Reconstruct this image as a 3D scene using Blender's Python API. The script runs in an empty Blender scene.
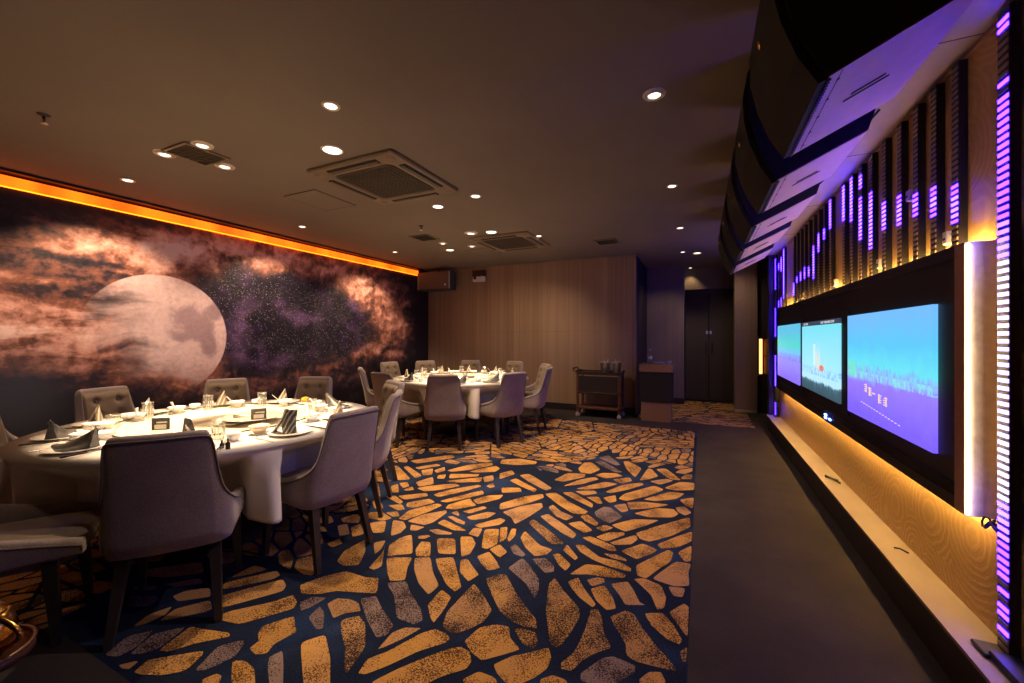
import bpy, bmesh, math, random
from mathutils import Vector, Matrix, noise as mnoise
random.seed(7)
PI = math.pi
C = bpy.context.scene.collection
scn = bpy.context.scene
R = math.radians

# ------------------------------------------------------------------ mesh builder
class MB:
    def __init__(s): s.v = []; s.f = []; s.m = []; s.sm = []
    def add(s, vs, fs, mi=0, smooth=False, M=None):
        o = len(s.v)
        for p in vs:
            p = Vector(p)
            s.v.append(tuple(M @ p) if M is not None else tuple(p))
        for f in fs:
            s.f.append(tuple(i + o for i in f)); s.m.append(mi); s.sm.append(smooth)
        return s
    def box(s, x0, x1, y0, y1, z0, z1, mi=0, M=None, bev=0.0):
        if bev > 0:
            b = min(bev, abs(x1-x0)*.45, abs(y1-y0)*.45, abs(z1-z0)*.45)
            def ring(i, z): return [(x0+i+b-i, y0+i, z)]
            rows = []
            for z, i in ((z0, b), (z0+b, 0), (z1-b, 0), (z1, b)):
                c = b if i == 0 else b
                X0, X1, Y0, Y1 = x0+i, x1-i, y0+i, y1-i
                rows.append([(X0+c*(i == 0), Y0, z), (X1-c*(i == 0), Y0, z), (X1, Y0+c*(i == 0), z), (X1, Y1-c*(i == 0), z),
                             (X1-c*(i == 0), Y1, z), (X0+c*(i == 0), Y1, z), (X0, Y1-c*(i == 0), z), (X0, Y0+c*(i == 0), z)])
            return s.loft(rows, mi, cap=True, smooth=False, M=M)
        vs = [(x0,y0,z0),(x1,y0,z0),(x1,y1,z0),(x0,y1,z0),(x0,y0,z1),(x1,y0,z1),(x1,y1,z1),(x0,y1,z1)]
        return s.add(vs, [(0,3,2,1),(4,5,6,7),(0,1,5,4),(1,2,6,5),(2,3,7,6),(3,0,4,7)], mi, False, M)
    def loft(s, rows, mi=0, cap=False, smooth=True, closed=True, M=None):
        n = len(rows[0]); vs = [p for r in rows for p in r]; fs = []
        for i in range(len(rows)-1):
            for j in range(n if closed else n-1):
                k = (j+1) % n
                fs.append((i*n+j, i*n+k, (i+1)*n+k, (i+1)*n+j))
        if cap:
            fs.append(tuple(range(n-1, -1, -1))); o = (len(rows)-1)*n
            fs.append(tuple(range(o, o+n)))
        return s.add(vs, fs, mi, smooth, M)
    def lathe(s, prof, n=24, mi=0, M=None, smooth=True, cap=False):
        rows = [[(r*math.cos(2*PI*j/n), r*math.sin(2*PI*j/n), z) for j in range(n)] for r, z in prof]
        return s.loft(rows, mi, cap, smooth, True, M)
    def tube(s, pts, r, n=8, mi=0, M=None, closed=False):
        pts = [Vector(p) for p in pts]; rows = []; L = len(pts)
        up = Vector((0, 0, 1))
        for i, p in enumerate(pts):
            if closed: t = pts[(i+1) % L] - pts[i-1]
            else: t = pts[min(i+1, L-1)] - pts[max(i-1, 0)]
            t.normalize()
            a = t.cross(up)
            if a.length < 1e-3: a = t.cross(Vector((0, 1, 0)))
            a.normalize(); b = a.cross(t)
            rr = r[i] if isinstance(r, (list, tuple)) else r
            rows.append([tuple(p + a*rr*math.cos(2*PI*j/n) + b*rr*math.sin(2*PI*j/n)) for j in range(n)])
        if closed: rows.append(rows[0]); return s.loft(rows, mi, False, True, True, M)
        return s.loft(rows, mi, True, True, True, M)
    def prism(s, poly, z0, z1, mi=0, M=None):
        n = len(poly)
        return s.loft([[(x, y, z0) for x, y in poly], [(x, y, z1) for x, y in poly]], mi, True, False, True, M)
    def ball(s, c, r, n=10, sz=1.0, mi=0):
        prof = [(max(1e-4, r*math.sin(PI*i/6)), -r*sz*math.cos(PI*i/6)) for i in range(7)]
        return s.lathe(prof, n, mi, Matrix.Translation(c))
    def build(s, name, mats, parent=None, loc=None):
        me = bpy.data.meshes.new(name)
        me.from_pydata(s.v, [], s.f); 
        for m in (mats if isinstance(mats, (list, tuple)) else [mats]): me.materials.append(m)
        me.polygons.foreach_set('material_index', s.m)
        me.polygons.foreach_set('use_smooth', s.sm)
        bm = bmesh.new(); bm.from_mesh(me)
        bmesh.ops.remove_doubles(bm, verts=bm.verts, dist=1e-5)
        bmesh.ops.recalc_face_normals(bm, faces=bm.faces)
        bm.to_mesh(me); bm.free(); me.update()
        o = bpy.data.objects.new(name, me); C.objects.link(o)
        if parent is not None: o.parent = parent
        if loc is not None: o.location = loc
        return o

def tag(o, label=None, cat=None, group=None, kind=None):
    if label: o['label'] = label
    if cat: o['category'] = cat
    if group: o['group'] = group
    if kind: o['kind'] = kind
    return o
def empty(name, loc=(0,0,0), rz=0.0):
    o = bpy.data.objects.new(name, None); C.objects.link(o)
    o.empty_display_size = .05
    o.location = loc; o.rotation_euler = (0, 0, rz); return o
def struct(o): o['kind'] = 'structure'; return o
def dup(root, loc=None, rz=None, label=None, group=None):
    r = root.copy(); C.objects.link(r)
    if loc is not None: r.location = loc
    if rz is not None: r.rotation_euler = (0, 0, rz)
    if label: r['label'] = label
    if group: r['group'] = group
    for ch in list(root.children):
        c = ch.copy(); C.objects.link(c); c.parent = r
        for g in ch.children:
            d = g.copy(); C.objects.link(d); d.parent = c
    return r
def rot(rz, loc=(0,0,0)): return Matrix.Translation(loc) @ Matrix.Rotation(rz, 4, 'Z')
def lerp(a, b, t): return a + (b-a)*t
def interp(tab, x):
    if x <= tab[0][0]: return tab[0][1]
    for (a, b), (c, d) in zip(tab, tab[1:]):
        if x <= c:
            t = (x-a)/(c-a); return lerp(b, d, t)
    return tab[-1][1]
def sstep(a, b, x):
    t = max(0, min(1, (x-a)/(b-a))); return t*t*(3-2*t)

# ------------------------------------------------------------------ node DSL
def s2l(c):
    return tuple((x/12.92 if x <= .04045 else ((x+.055)/1.055)**2.4) for x in c)
class S:
    def __init__(s, t, k): s.t = t; s.k = k
    def _m(s, op, *o):
        n = s.t.nodes.new('ShaderNodeMath'); n.operation = op
        for i, x in enumerate((s,)+o):
            if isinstance(x, S): s.t.links.new(x.k, n.inputs[i])
            else: n.inputs[i].default_value = x
        return S(s.t, n.outputs[0])
    def __add__(s, o): return s._m('ADD', o)
    __radd__ = __add__
    def __sub__(s, o): return s._m('SUBTRACT', o)
    def __rsub__(s, o): return (s*-1)+o
    def __mul__(s, o): return s._m('MULTIPLY', o)
    __rmul__ = __mul__
    def __truediv__(s, o): return s._m('DIVIDE', o)
    def pow(s, e): return s._m('POWER', e)
    def lt(s, o): return s._m('LESS_THAN', o)
    def gt(s, o): return s._m('GREATER_THAN', o)
    def sqrt(s): return s._m('SQRT')
    def abs(s): return s._m('ABSOLUTE')
    def sin(s): return s._m('SINE')
    def fract(s): return s._m('FRACT')
    def min(s, o): return s._m('MINIMUM', o)
    def max(s, o): return s._m('MAXIMUM', o)
    def exp(s): return s._m('EXPONENT')
    def ss(s, a, b):
        n = s.t.nodes.new('ShaderNodeMapRange'); n.interpolation_type = 'SMOOTHSTEP'
        n.inputs['From Min'].default_value = a; n.inputs['From Max'].default_value = b
        s.t.links.new(s.k, n.inputs[0]); return S(s.t, n.outputs[0])
class MT:
    def __init__(s, name):
        s.m = bpy.data.materials.new(name); s.m.use_nodes = True
        s.t = s.m.node_tree; s.b = s.t.nodes['Principled BSDF']; s.out = s.t.nodes['Material Output']
    def pos(s):
        if not hasattr(s, '_g'):
            s._g = s.t.nodes.new('ShaderNodeNewGeometry')
        return S(s.t, s._g.outputs['Position'])
    def obj(s):
        if not hasattr(s, '_o'):
            s._o = s.t.nodes.new('ShaderNodeTexCoord')
        return S(s.t, s._o.outputs['Object'])
    def xyz(s, v):
        n = s.t.nodes.new('ShaderNodeSeparateXYZ'); s.t.links.new(v.k, n.inputs[0])
        return [S(s.t, o) for o in n.outputs]
    def vec(s, x, y, z):
        n = s.t.nodes.new('ShaderNodeCombineXYZ')
        for i, q in enumerate((x, y, z)):
            if isinstance(q, S): s.t.links.new(q.k, n.inputs[i])
            else: n.inputs[i].default_value = q
        return S(s.t, n.outputs[0])
    def noise(s, v, scale, detail=4, rough=.5, dist=0, col=False):
        n = s.t.nodes.new('ShaderNodeTexNoise')
        s.t.links.new(v.k, n.inputs['Vector'])
        n.inputs['Scale'].default_value = scale; n.inputs['Detail'].default_value = detail
        n.inputs['Roughness'].default_value = rough; n.inputs['Distortion'].default_value = dist
        return S(s.t, n.outputs['Color' if col else 0])
    def voro(s, v, scale, feat='F1', out='Distance'):
        n = s.t.nodes.new('ShaderNodeTexVoronoi'); n.feature = feat
        s.t.links.new(v.k, n.inputs['Vector']); n.inputs['Scale'].default_value = scale
        return S(s.t, n.outputs[out])
    def ramp(s, f, stops):
        n = s.t.nodes.new('ShaderNodeValToRGB'); e = n.color_ramp.elements
        while len(e) < len(stops): e.new(.5)
        for i, (p, c) in enumerate(stops):
            e[i].position = p; e[i].color = (*c, 1)
        s.t.links.new(f.k, n.inputs[0]); return S(s.t, n.outputs[0])
    def mix(s, f, a, b, mode='MIX'):
        n = s.t.nodes.new('ShaderNodeMix'); n.data_type = 'RGBA'; n.blend_type = mode
        for i, q in ((0, f), (6, a), (7, b)):
            if isinstance(q, S): s.t.links.new(q.k, n.inputs[i])
            elif i == 0: n.inputs[0].default_value = q
            else: n.inputs[i].default_value = (*q, 1)
        return S(s.t, n.outputs[2])
    def base(s, c):
        if isinstance(c, S): s.t.links.new(c.k, s.b.inputs['Base Color'])
        else: s.b.inputs['Base Color'].default_value = (*c, 1)
        return s
    def set(s, **k):
        for n, v in k.items():
            i = s.b.inputs[n.replace('_', ' ')]
            if isinstance(v, S): s.t.links.new(v.k, i)
            else: i.default_value = v
        return s
    def emit(s, c, st):
        if isinstance(c, S): s.t.links.new(c.k, s.b.inputs['Emission Color'])
        else: s.b.inputs['Emission Color'].default_value = (*c, 1)
        s.b.inputs['Emission Strength'].default_value = st; return s
    def bump(s, h, strength=.3, dist=.01):
        n = s.t.nodes.new('ShaderNodeBump'); n.inputs['Strength'].default_value = strength
        n.inputs['Distance'].default_value = dist
        s.t.links.new(h.k, n.inputs['Height']); s.t.links.new(n.outputs[0], s.b.inputs['Normal']); return s
def plain(name, c, rough=.5, metal=0, var=.12, scale=30, spec=.5, bump=0):
    m = MT(name); p = m.obj(); f = m.noise(p, scale, 3)
    d = tuple(x*(1-var) for x in c); b = tuple(min(1, x*(1+var)) for x in c)
    m.base(m.ramp(f, [(.3, d), (.7, b)])).set(Roughness=rough, Metallic=metal)
    m.b.inputs['Specular IOR Level'].default_value = spec
    if bump: m.bump(f, bump, .003)
    return m.m
def glow(name, c, st):
    m = MT(name); m.base((.02,.02,.02)).emit(c, st); return m.m
def glassy(name, tint=(1,1,1), refl=.25):
    m = MT(name); t = m.t
    tr = t.nodes.new('ShaderNodeBsdfTransparent'); tr.inputs[0].default_value = (*tint, 1)
    gl = t.nodes.new('ShaderNodeBsdfGlossy'); gl.inputs['Roughness'].default_value = .04
    lw = t.nodes.new('ShaderNodeLayerWeight'); lw.inputs[0].default_value = .35
    mx = t.nodes.new('ShaderNodeMixShader')
    f = (S(t, lw.outputs['Facing']).pow(3)*.5*(.35+refl)+refl*.22+.02)
    t.links.new(f.k, mx.inputs[0]); t.links.new(tr.outputs[0], mx.inputs[1]); t.links.new(gl.outputs[0], mx.inputs[2])
    t.links.new(mx.outputs[0], m.out.inputs[0]); return m.m
# ------------------------------------------------------------------ materials
M = {}
def fabric(name, c, c2):
    m = MT(name); p = m.obj(); f = m.noise(p, 140, 2); g = m.noise(p, 6, 3)
    m.base(m.ramp(f*.6+g*.4, [(.35, c), (.65, c2)])).set(Roughness=.9)
    m.b.inputs['Sheen Weight'].default_value = .3; m.b.inputs['Specular IOR Level'].default_value = .2
    m.bump(f, .25, .002); return m.m
M['shell'] = fabric('grey_taupe_upholstery', (.20,.16,.165), (.31,.255,.255))
M['pad'] = fabric('taupe_tufted_upholstery', (.17,.125,.088), (.25,.185,.13))
M['piping'] = fabric('dark_piping', (.10,.08,.075), (.15,.12,.11))
M['leg'] = plain('dark_stained_wood', (.03,.023,.022), .35)
M['cloth'] = fabric('white_linen', (.74,.70,.66), (.80,.76,.72))
M['napkin'] = None
m = MT('striped_satin_napkin'); p = m.obj(); x, y, z = m.xyz(p)
w = ((x*1.0+z*.55+m.noise(p, 14, 2)*.03)*230).sin()
m.base(m.mix(w.ss(.2, .8), (.045,.043,.042), (.35,.32,.28))).set(Roughness=.38); M['napkin'] = m.m
m = MT('grey_satin_napkin'); p = m.obj()
m.base(m.ramp(m.noise(p, 25, 3), [(.35, (.05,.05,.052)), (.7, (.11,.105,.10))])).set(Roughness=.42); M['napkin2'] = m.m
m = MT('beige_satin_napkin'); p = m.obj(); x, y, z = m.xyz(p)
m.base(m.mix(((x+z*.4)*200).sin().ss(.1,.9), (.22,.18,.13), (.62,.54,.42))).set(Roughness=.4); M['napkin3'] = m.m
M['china'] = plain('white_china', (.82,.80,.76), .15, var=.03)
M['chinashade'] = plain('warm_white_china', (.78,.66,.50), .2, var=.03)
M['steel'] = plain('polished_steel', (.72,.70,.69), .34, 1, .05)
M['brass'] = plain('polished_brass', (.75,.42,.12), .22, 1, .1)
M['blackmetal'] = plain('black_metal', (.014,.013,.015), .42)
M['blackplastic'] = plain('black_plastic', (.012,.012,.014), .5)
M['chop'] = plain('dark_lacquer', (.03,.02,.018), .3)
M['glass'] = glassy('clear_glass', (.93,.94,.93), .5)
M['tableglass'] = glassy('turntable_glass', (.97,.96,.91), .0)
M['glassedge'] = plain('dark_green_glass_edge', (.05,.07,.04), .15)
M['tablewood'] = plain('table_plywood', (.20,.12,.07), .6)
M['lemon'] = plain('lemon_yellow', (.75,.50,.03), .5)
M['cardwhite'] = plain('white_card', (.75,.72,.65), .6, var=.03)
M['redwood'] = plain('red_brown_wood', (.10,.035,.022), .38, var=.3, scale=12)
M['darkwood'] = plain('dark_veneer', (.035,.024,.022), .4, var=.3, scale=10)
M['tanwood'] = plain('brown_laminate', (.28,.15,.09), .5, var=.1)
M['copper'] = plain('copper_brown_frame', (.42,.24,.17), .4, .1, .06)
M['tan'] = plain('tan_paint', (.28,.21,.15), .6, var=.06, scale=6)
M['plinth'] = plain('dark_plinth_paint', (.016,.011,.013), .55)
M['darkwall'] = plain('black_purple_paint', (.02,.015,.022), .6)
M['white'] = plain('white_plastic', (.7,.68,.64), .4, var=.03)
M['acgrey'] = plain('painted_grille_brown', (.17,.125,.085), .5, var=.05)
M['acdark'] = plain('dark_filter_mesh', (.05,.037,.026), .7)
M['slot'] = plain('shadow_gap', (.012,.009,.008), .8)
M['cable'] = plain('black_cable', (.01,.01,.01), .5)
M['spkside'] = plain('painted_cabinet_black', (.012,.012,.018), .55, var=.2)
m = MT('black_speaker_grille'); p = m.obj(); f = m.voro(p, 160)
m.base(m.ramp(f, [(.2, (.006,.005,.005)), (.6, (.011,.010,.010))])).set(Roughness=.85); M['grille'] = m.m
M['spkunder'] = plain('pink_lit_cabinet_base', (.42,.27,.29), .55, var=.06, scale=14)  # neutral base; the pink cast of the light is mixed into its colour
M['lensglow'] = glow('downlight_lens', (1,.84,.64), 3)
M['lensdim'] = glow('dim_downlight_lens', (1,.78,.52), 3)
M['ring'] = plain('satin_white_trim', (.62,.55,.47), .3)
M['warmstrip'] = glow('warm_led_strip', (1,.60,.19), 58)
M['hotstrip'] = glow('bright_warm_led_strip', (1,.74,.40), 32)
M['orangehot'] = glow('orange_led_edge', (1,.14,.003), 6)
m = MT('orange_led_strip'); x, y, z = m.xyz(m.pos())
f = m.noise(m.vec(0, y*.9, 0), 3, 3)
m.base((.05,.02,0)).emit((1,.10,.003), 2.6); m.t.links.new((f.ss(.25,.7)*2.0+1.0).k, m.b.inputs['Emission Strength']); M['orange'] = m.m
M['purple'] = glow('violet_led', (.022,.005,1), 38)
M['purplepink'] = glow('pink_violet_led', (.032,.011,1), 34)
M['whiteled'] = glow('lilac_white_led', (.50,.36,1), 3)
M['offled'] = plain('unlit_led_lens', (.36,.28,.20), .35)
M['blueled'] = glow('blue_indicator', (.06,.14,1), 40)
M['lampglow'] = glow('amber_panel_glow', (1,.42,.12), 2.2)

# carpet
def stone(name, a, b, c, dark=.5):
    m = MT(name); p = m.pos()
    sp = m.noise(p, 150, 3, .65); big = m.noise(p, 5.5, 3)
    thr = (sp + (big-.5)*.55)
    col = m.mix(thr.ss(dark-.03, dark+.03), c, m.mix(m.noise(p, 3, 2).ss(.35, .65), a, b))
    m.base(col).set(Roughness=.95); m.b.inputs['Specular IOR Level'].default_value = .1
    m.bump(sp, .4, .004); return m.m
M['sg'] = stone('gold_carpet_stone', (.60,.31,.075), (.55,.295,.10), (.11,.05,.018), .455)
M['st'] = stone('sandy_carpet_stone', (.52,.28,.10), (.47,.26,.12), (.14,.075,.04), .43)
M['sp'] = stone('mauve_carpet_stone', (.24,.17,.15), (.27,.185,.15), (.04,.026,.026), .48)
M['sd'] = stone('speckled_carpet_stone', (.50,.27,.08), (.40,.22,.10), (.045,.027,.02), .505)
m = MT('navy_carpet_ground'); p = m.pos(); f = m.noise(p, 120, 3); g = m.noise(p, 2.5, 3)
m.base(m.mix(g.ss(.45,.7), m.ramp(f, [(.3, (.006,.009,.021)), (.7, (.016,.024,.054))]), m.ramp(f, [(.3, (.012,.024,.060)), (.7, (.028,.052,.125))])))
m.set(Roughness=.95); m.b.inputs['Specular IOR Level'].default_value = .1; m.bump(f, .3, .003); M['navy'] = m.m
m = MT('plain_charcoal_carpet'); p = m.pos(); f = m.noise(p, 150, 2); g = m.noise(p, 2.2, 5, .6)
m.base(m.ramp(f*.35+g*.65, [(.3, (.030,.025,.024)), (.7, (.066,.052,.047))])).set(Roughness=.95)
m.b.inputs['Specular IOR Level'].default_value = .15; m.bump(f, .3, .003); M['aisle'] = m.m
# ceiling
m = MT('brown_grey_ceiling_paint'); p = m.pos(); g = m.noise(p, 1.2, 5)
m.base(m.ramp(g, [(.3, (.155,.125,.105)), (.7, (.18,.147,.122))])).set(Roughness=.75); M['ceil'] = m.m
# back wall veneer
def veneer(name, a, b, ax=0):
    m = MT(name); x, y, z = m.xyz(m.pos()); q = (x, y)[ax]
    g = m.noise(m.vec(q*24, 0, z*.3), 1, 4, .6); h = m.noise(m.vec(q*5.0, 3, z*.12), 1, 3)
    seam = ((q*1.02+.1).fract()-.5).abs().gt(.4965)*.5 + ((q*8.3).fract()-.5).abs().gt(.49)*.03 + ((z*.6+.12).fract()-.5).abs().gt(.4985)*.4
    c = m.ramp(g*.45+h*.55, [(.3, a), (.7, b)])
    m.base(m.mix(seam.min(1), c, tuple(k*.35 for k in a))).set(Roughness=.55); return m.m
M['veneer'] = veneer('brown_wood_veneer', (.20,.125,.085), (.36,.245,.17))
M['veneer2'] = veneer('mauve_grey_veneer', (.12,.082,.098), (.175,.125,.145))
M['veneer3'] = veneer('brown_column_veneer', (.22,.15,.125), (.31,.22,.18))
M['doorwood'] = veneer('dark_door_veneer', (.030,.019,.021), (.046,.030,.032))
# gold wall
m = MT('gold_damask_wallpaper'); x, y, z = m.xyz(m.pos())
v = m.vec(0, y*1.15, z*1.15)
r = m.voro(v, 2.6); wob = m.noise(v, 9, 4)
ringf = ((r*70+wob*9).sin()).ss(-.4, .9)
fine = m.noise(m.vec(0, y*60, z*60), 1, 3)
c = m.mix(ringf*.32+fine*.55, (.46,.275,.09), (.70,.46,.19))
m.base(c).set(Roughness=.42); m.bump(ringf+fine*.5, .15, .004); M['gold'] = m.m
# mural
m = MT('moon_and_clouds_mural_print'); x, y, z = m.xyz(m.pos())
def puffs(oy, oz, sc):
    wv = m.vec(0, y+oy, z+oz)
    wn = m.noise(wv, 2.2, 5, .55); wm = m.noise(m.vec(5, y+oy, z+oz), 2.2, 5, .55)
    v = m.vec(1.7, (y+oy)*.85+(wn-.5)*.75, (z+oz)*1.1+(wm-.5)*.75)
    n = m.t.nodes.new('ShaderNodeTexVoronoi'); n.feature = 'F1'; n.normalize = True
    m.t.links.new(v.k, n.inputs['Vector']); n.inputs['Scale'].default_value = sc
    n.inputs['Detail'].default_value = 4; n.inputs['Roughness'].default_value = .55; n.inputs['Lacunarity'].default_value = 2.1
    return 1-S(m.t, n.outputs['Distance'])
pf = puffs(0, 0, 1.9); pf2 = puffs(-.05, .06, 1.9)
n1 = m.noise(m.vec(y*.75, z*1.0, 2.1), 1.7, 8, .56, .5)
n3 = m.noise(m.vec(y, z, 1.3), 7, 7, .6)
wisps = m.noise(m.vec(y*.42, z*1.9+(n1-.5)*.7, 4.4), 2.3, 7, .55, .7)
def blob(cy, cz, ry, rz):
    a = (y-cy)/ry; b = (z-cz)/rz
    return ((a*a+b*b)*-1).exp()
lft = 1-y.ss(1.9, 3.2)
glowf = blob(1.55, 1.42, .95, .36)*.55 + blob(2.0, 2.05, .85, .34)*.30 + blob(2.6, 2.32, .8, .22)*.40 + blob(2.5, .92, .8, .25)*.26 + blob(3.6, 2.47, 1.5, .22)*.52 + blob(5.6, 2.10, .95, .46)*.45 + blob(6.2, 1.55, .6, .4)*.26 + blob(5.4, 1.15, .75, .22)*.40 + blob(4.1, .74, 1.4, .18)*.26 + blob(6.3, 1.0, .6, .12)*.25
detail = (pf-.62)*1.35*(1-lft*.45) + (pf-pf2)*1.5 + (n1-.5)*.7 + (n3-.5)*.95 + (m.noise(m.vec(y, z, 9.1), 19, 5, .6)-.5)*.45 + (wisps-.5)*1.7*lft
lum = glowf + detail*(glowf*1.1+.34) - .06
ccol = m.ramp(lum, [(.0, (.010,.008,.014)), (.16, (.045,.028,.040)), (.36, (.24,.095,.07)), (.60, (.68,.34,.29)), (.92, (1,.72,.70))])
# star field
sm = (y-4.15)/1.65; sz_ = (z-1.58+(y-4.2)*.05)/.72
sd = (sm*sm+sz_*sz_).sqrt() + (pf-.62)*.55 + (n1-.5)*.9
smask = 1-sd.ss(.78, 1.10)
d1 = m.voro(m.vec(0, y*52, z*52), 1); rnd = m.voro(m.vec(0, y*52, z*52), 1, 'F1', 'Color'); rr, rg, rb = m.xyz(rnd)
d2 = m.voro(m.vec(3, y*115, z*115), 1)
den = m.noise(m.vec(0, y, z), 3.2, 5)
st1 = d1.lt(.17)*(rr.ss(.25, .9)); st2 = d2.lt(.25)*den.ss(.42,.62)*.38
haze = m.noise(m.vec(0, y, z*1.3), 2.0, 6, .6).ss(.47, .75)
core = blob(3.4, 1.35, .55, .5)*.7 + blob(4.9, 1.6, .5, .35)*.6
sky = m.mix((haze*.45+core*haze), (.010,.008,.018), (.17,.085,.26))
sky = m.mix((st1+st2).min(1), sky, (.80,.66,.78))
col = m.mix(smask, ccol, sky)
# moon
my = y-2.43; mz = z-1.37
md = (my*my+mz*mz).sqrt()
mar = m.noise(m.vec(0, y*1.1, z), 3.4, 6, .6, .5)
mar2 = m.noise(m.vec(0, y, z), 16, 6, .68)
crat = m.voro(m.vec(0, y, z), 15)
marea = (blob(2.66, 1.60, .20, .17)+blob(2.86, 1.44, .16, .13)+blob(2.98, 1.70, .10, .12)+blob(2.93, 1.22, .09, .14)+blob(2.62,1.36,.14,.08)*.7)
maria = (marea*.95+(mar-.5)*1.8+(mar2-.5)*1.1).ss(.22, .80)
mb = (mar2-.5)*.75 + crat.ss(0,.45)*.10 + .60 + blob(2.2, 1.3, .5, .4)*.12
mcol = m.mix(maria*.68, m.ramp(mb, [(.15, (.28,.17,.22)), (.5, (.54,.36,.40)), (1, (.90,.70,.74))]), (.19,.11,.17))
mm = (1-md.ss(.675, .69))
cover = (y+(wisps-.5)*1.5+(n1-.5)*.8+(z-1.3)*.35).ss(1.75, 2.45)
cover = cover*(((z-.92)*1.2+(pf-.62)*-1.3+(y-2.4)*.55).ss(-.25, .22))
col = m.mix(mm*cover, col, mcol)
# dark margins of the print
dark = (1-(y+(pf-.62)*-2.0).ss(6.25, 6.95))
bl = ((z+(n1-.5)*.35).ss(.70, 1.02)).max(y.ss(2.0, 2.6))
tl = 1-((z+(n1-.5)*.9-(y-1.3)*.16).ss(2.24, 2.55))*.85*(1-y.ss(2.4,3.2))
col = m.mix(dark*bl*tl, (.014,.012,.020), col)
col = m.mix((blob(1.35, .80, .34, .36)*.9).min(1), col, (.075,.085,.125))  # slate-blue haze of light at the lower left, put into the print's colour
m.base(col).set(Roughness=.5); m.b.inputs['Specular IOR Level'].default_value = .25; M['mural'] = m.m
# screens
def screen(name, y0, y1, z0, z1, kind):
    m = MT(name); x, y, z = m.xyz(m.pos())
    a = (y-y0)/(y1-y0); b = (z-z0)/(z1-z0)          # a: 0 near camera, 1 far; b: 0 bottom
    nn = m.noise(m.vec(0, y*3, z*3), 3, 5, .6); hz_ = m.noise(m.vec(0, y*14, z*2), 1, 5, .7); fz = m.noise(m.vec(0, y*30, z*12), 1, 4, .7)
    if kind == 0:
        t = b+(nn-.5)*.22
        c = m.ramp(t, [(.05, (.17,.10,.92)), (.36, (.26,.17,.95)), (.43, (.22,.45,.78)), (.50, (.12,.62,.72)), (.72, (.09,.46,.74)), (.95, (.14,.40,.80))])
        sk = ((b-.50)*-1+(hz_-.5)*.20+a*.03).ss(-.02, .03)*((b-.36+(fz-.5)*.1).ss(-.02, .03))
        sk2 = fz.gt(.50)*sk
        c = m.mix(sk2*.5, c, (.22,.20,.75))
        gr = ((a-.62).ss(-.05,.3))*sk*hz_.ss(.4,.6)
        c = m.mix(gr*.7, c, (.12,.75,.33))
        c = m.mix(((b-.41).abs().lt(.035))*fz.gt(.52)*.7, c, (.22,.70,.62))
    elif kind == 1:
        t = b+(nn-.5)*.12
        c = m.ramp(t, [(.0, (.05,.10,.13)), (.14, (.07,.16,.22)), (.17, (.40,.66,.80)), (.4, (.30,.66,.80)), (.9, (.17,.60,.72))])
        bd = blob_(a, b, .52, .42, .16, .16)*((hz_-.5).ss(-.05,.1))
        c = m.mix(bd*.9, c, (.72,.62,.50))
        rd = blob_(a, b, .40, .36, .07, .05); c = m.mix(rd.ss(.4,.6), c, (.75,.16,.10))
        tw = ((a-.60).abs().lt(.035))*b.gt(.38)*b.lt(.68); c = m.mix(tw*.45, c, (.72,.80,.82))
        tx = fz.gt(.53)*((b-.30).abs().lt(.055)); c = m.mix(tx*.7, c, (.16,.34,.72))
        gr_ = (b.lt(.17))*((hz_+b*-1.5).gt(.30)); c = m.mix(gr_*.6, c, (.03,.06,.08))
        bar = b.gt(.94); c = m.mix(bar, c, (.035,.045,.075))
        tb = b.gt(.955)*b.lt(.985)*((a.lt(.42)*a.gt(.10)).max(a.gt(.80)*a.lt(.95)))*fz.gt(.47); c = m.mix(tb*.8, c, (.55,.6,.62))
    else:
        t = b+(nn-.5)*.2
        c = m.ramp(t, [(.05, (.22,.14,.92)), (.38, (.27,.25,.92)), (.47, (.18,.42,.80)), (.62, (.08,.55,.52)), (.9, (.10,.42,.62))])
        sk = ((b-.42).abs().lt(.06))*fz.gt(.5); c = m.mix(sk*.6, c, (.16,.16,.6))
    m.base((.01,.01,.01)).emit(c, 1.0).set(Roughness=.2); return m
def blob_(a, b, ca, cb, ra, rb):
    u = (a-ca)/ra; v = (b-cb)/rb
    return ((u*u+v*v)*-1).exp()
# ------------------------------------------------------------------ the room
H = 2.8
XL, XR, YB = -5.44, 1.04, 7.3
def slab(name, x0, x1, y0, y1, z0, z1, mat):
    return struct(MB().box(x0, x1, y0, y1, z0, z1).build(name, mat))
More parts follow.
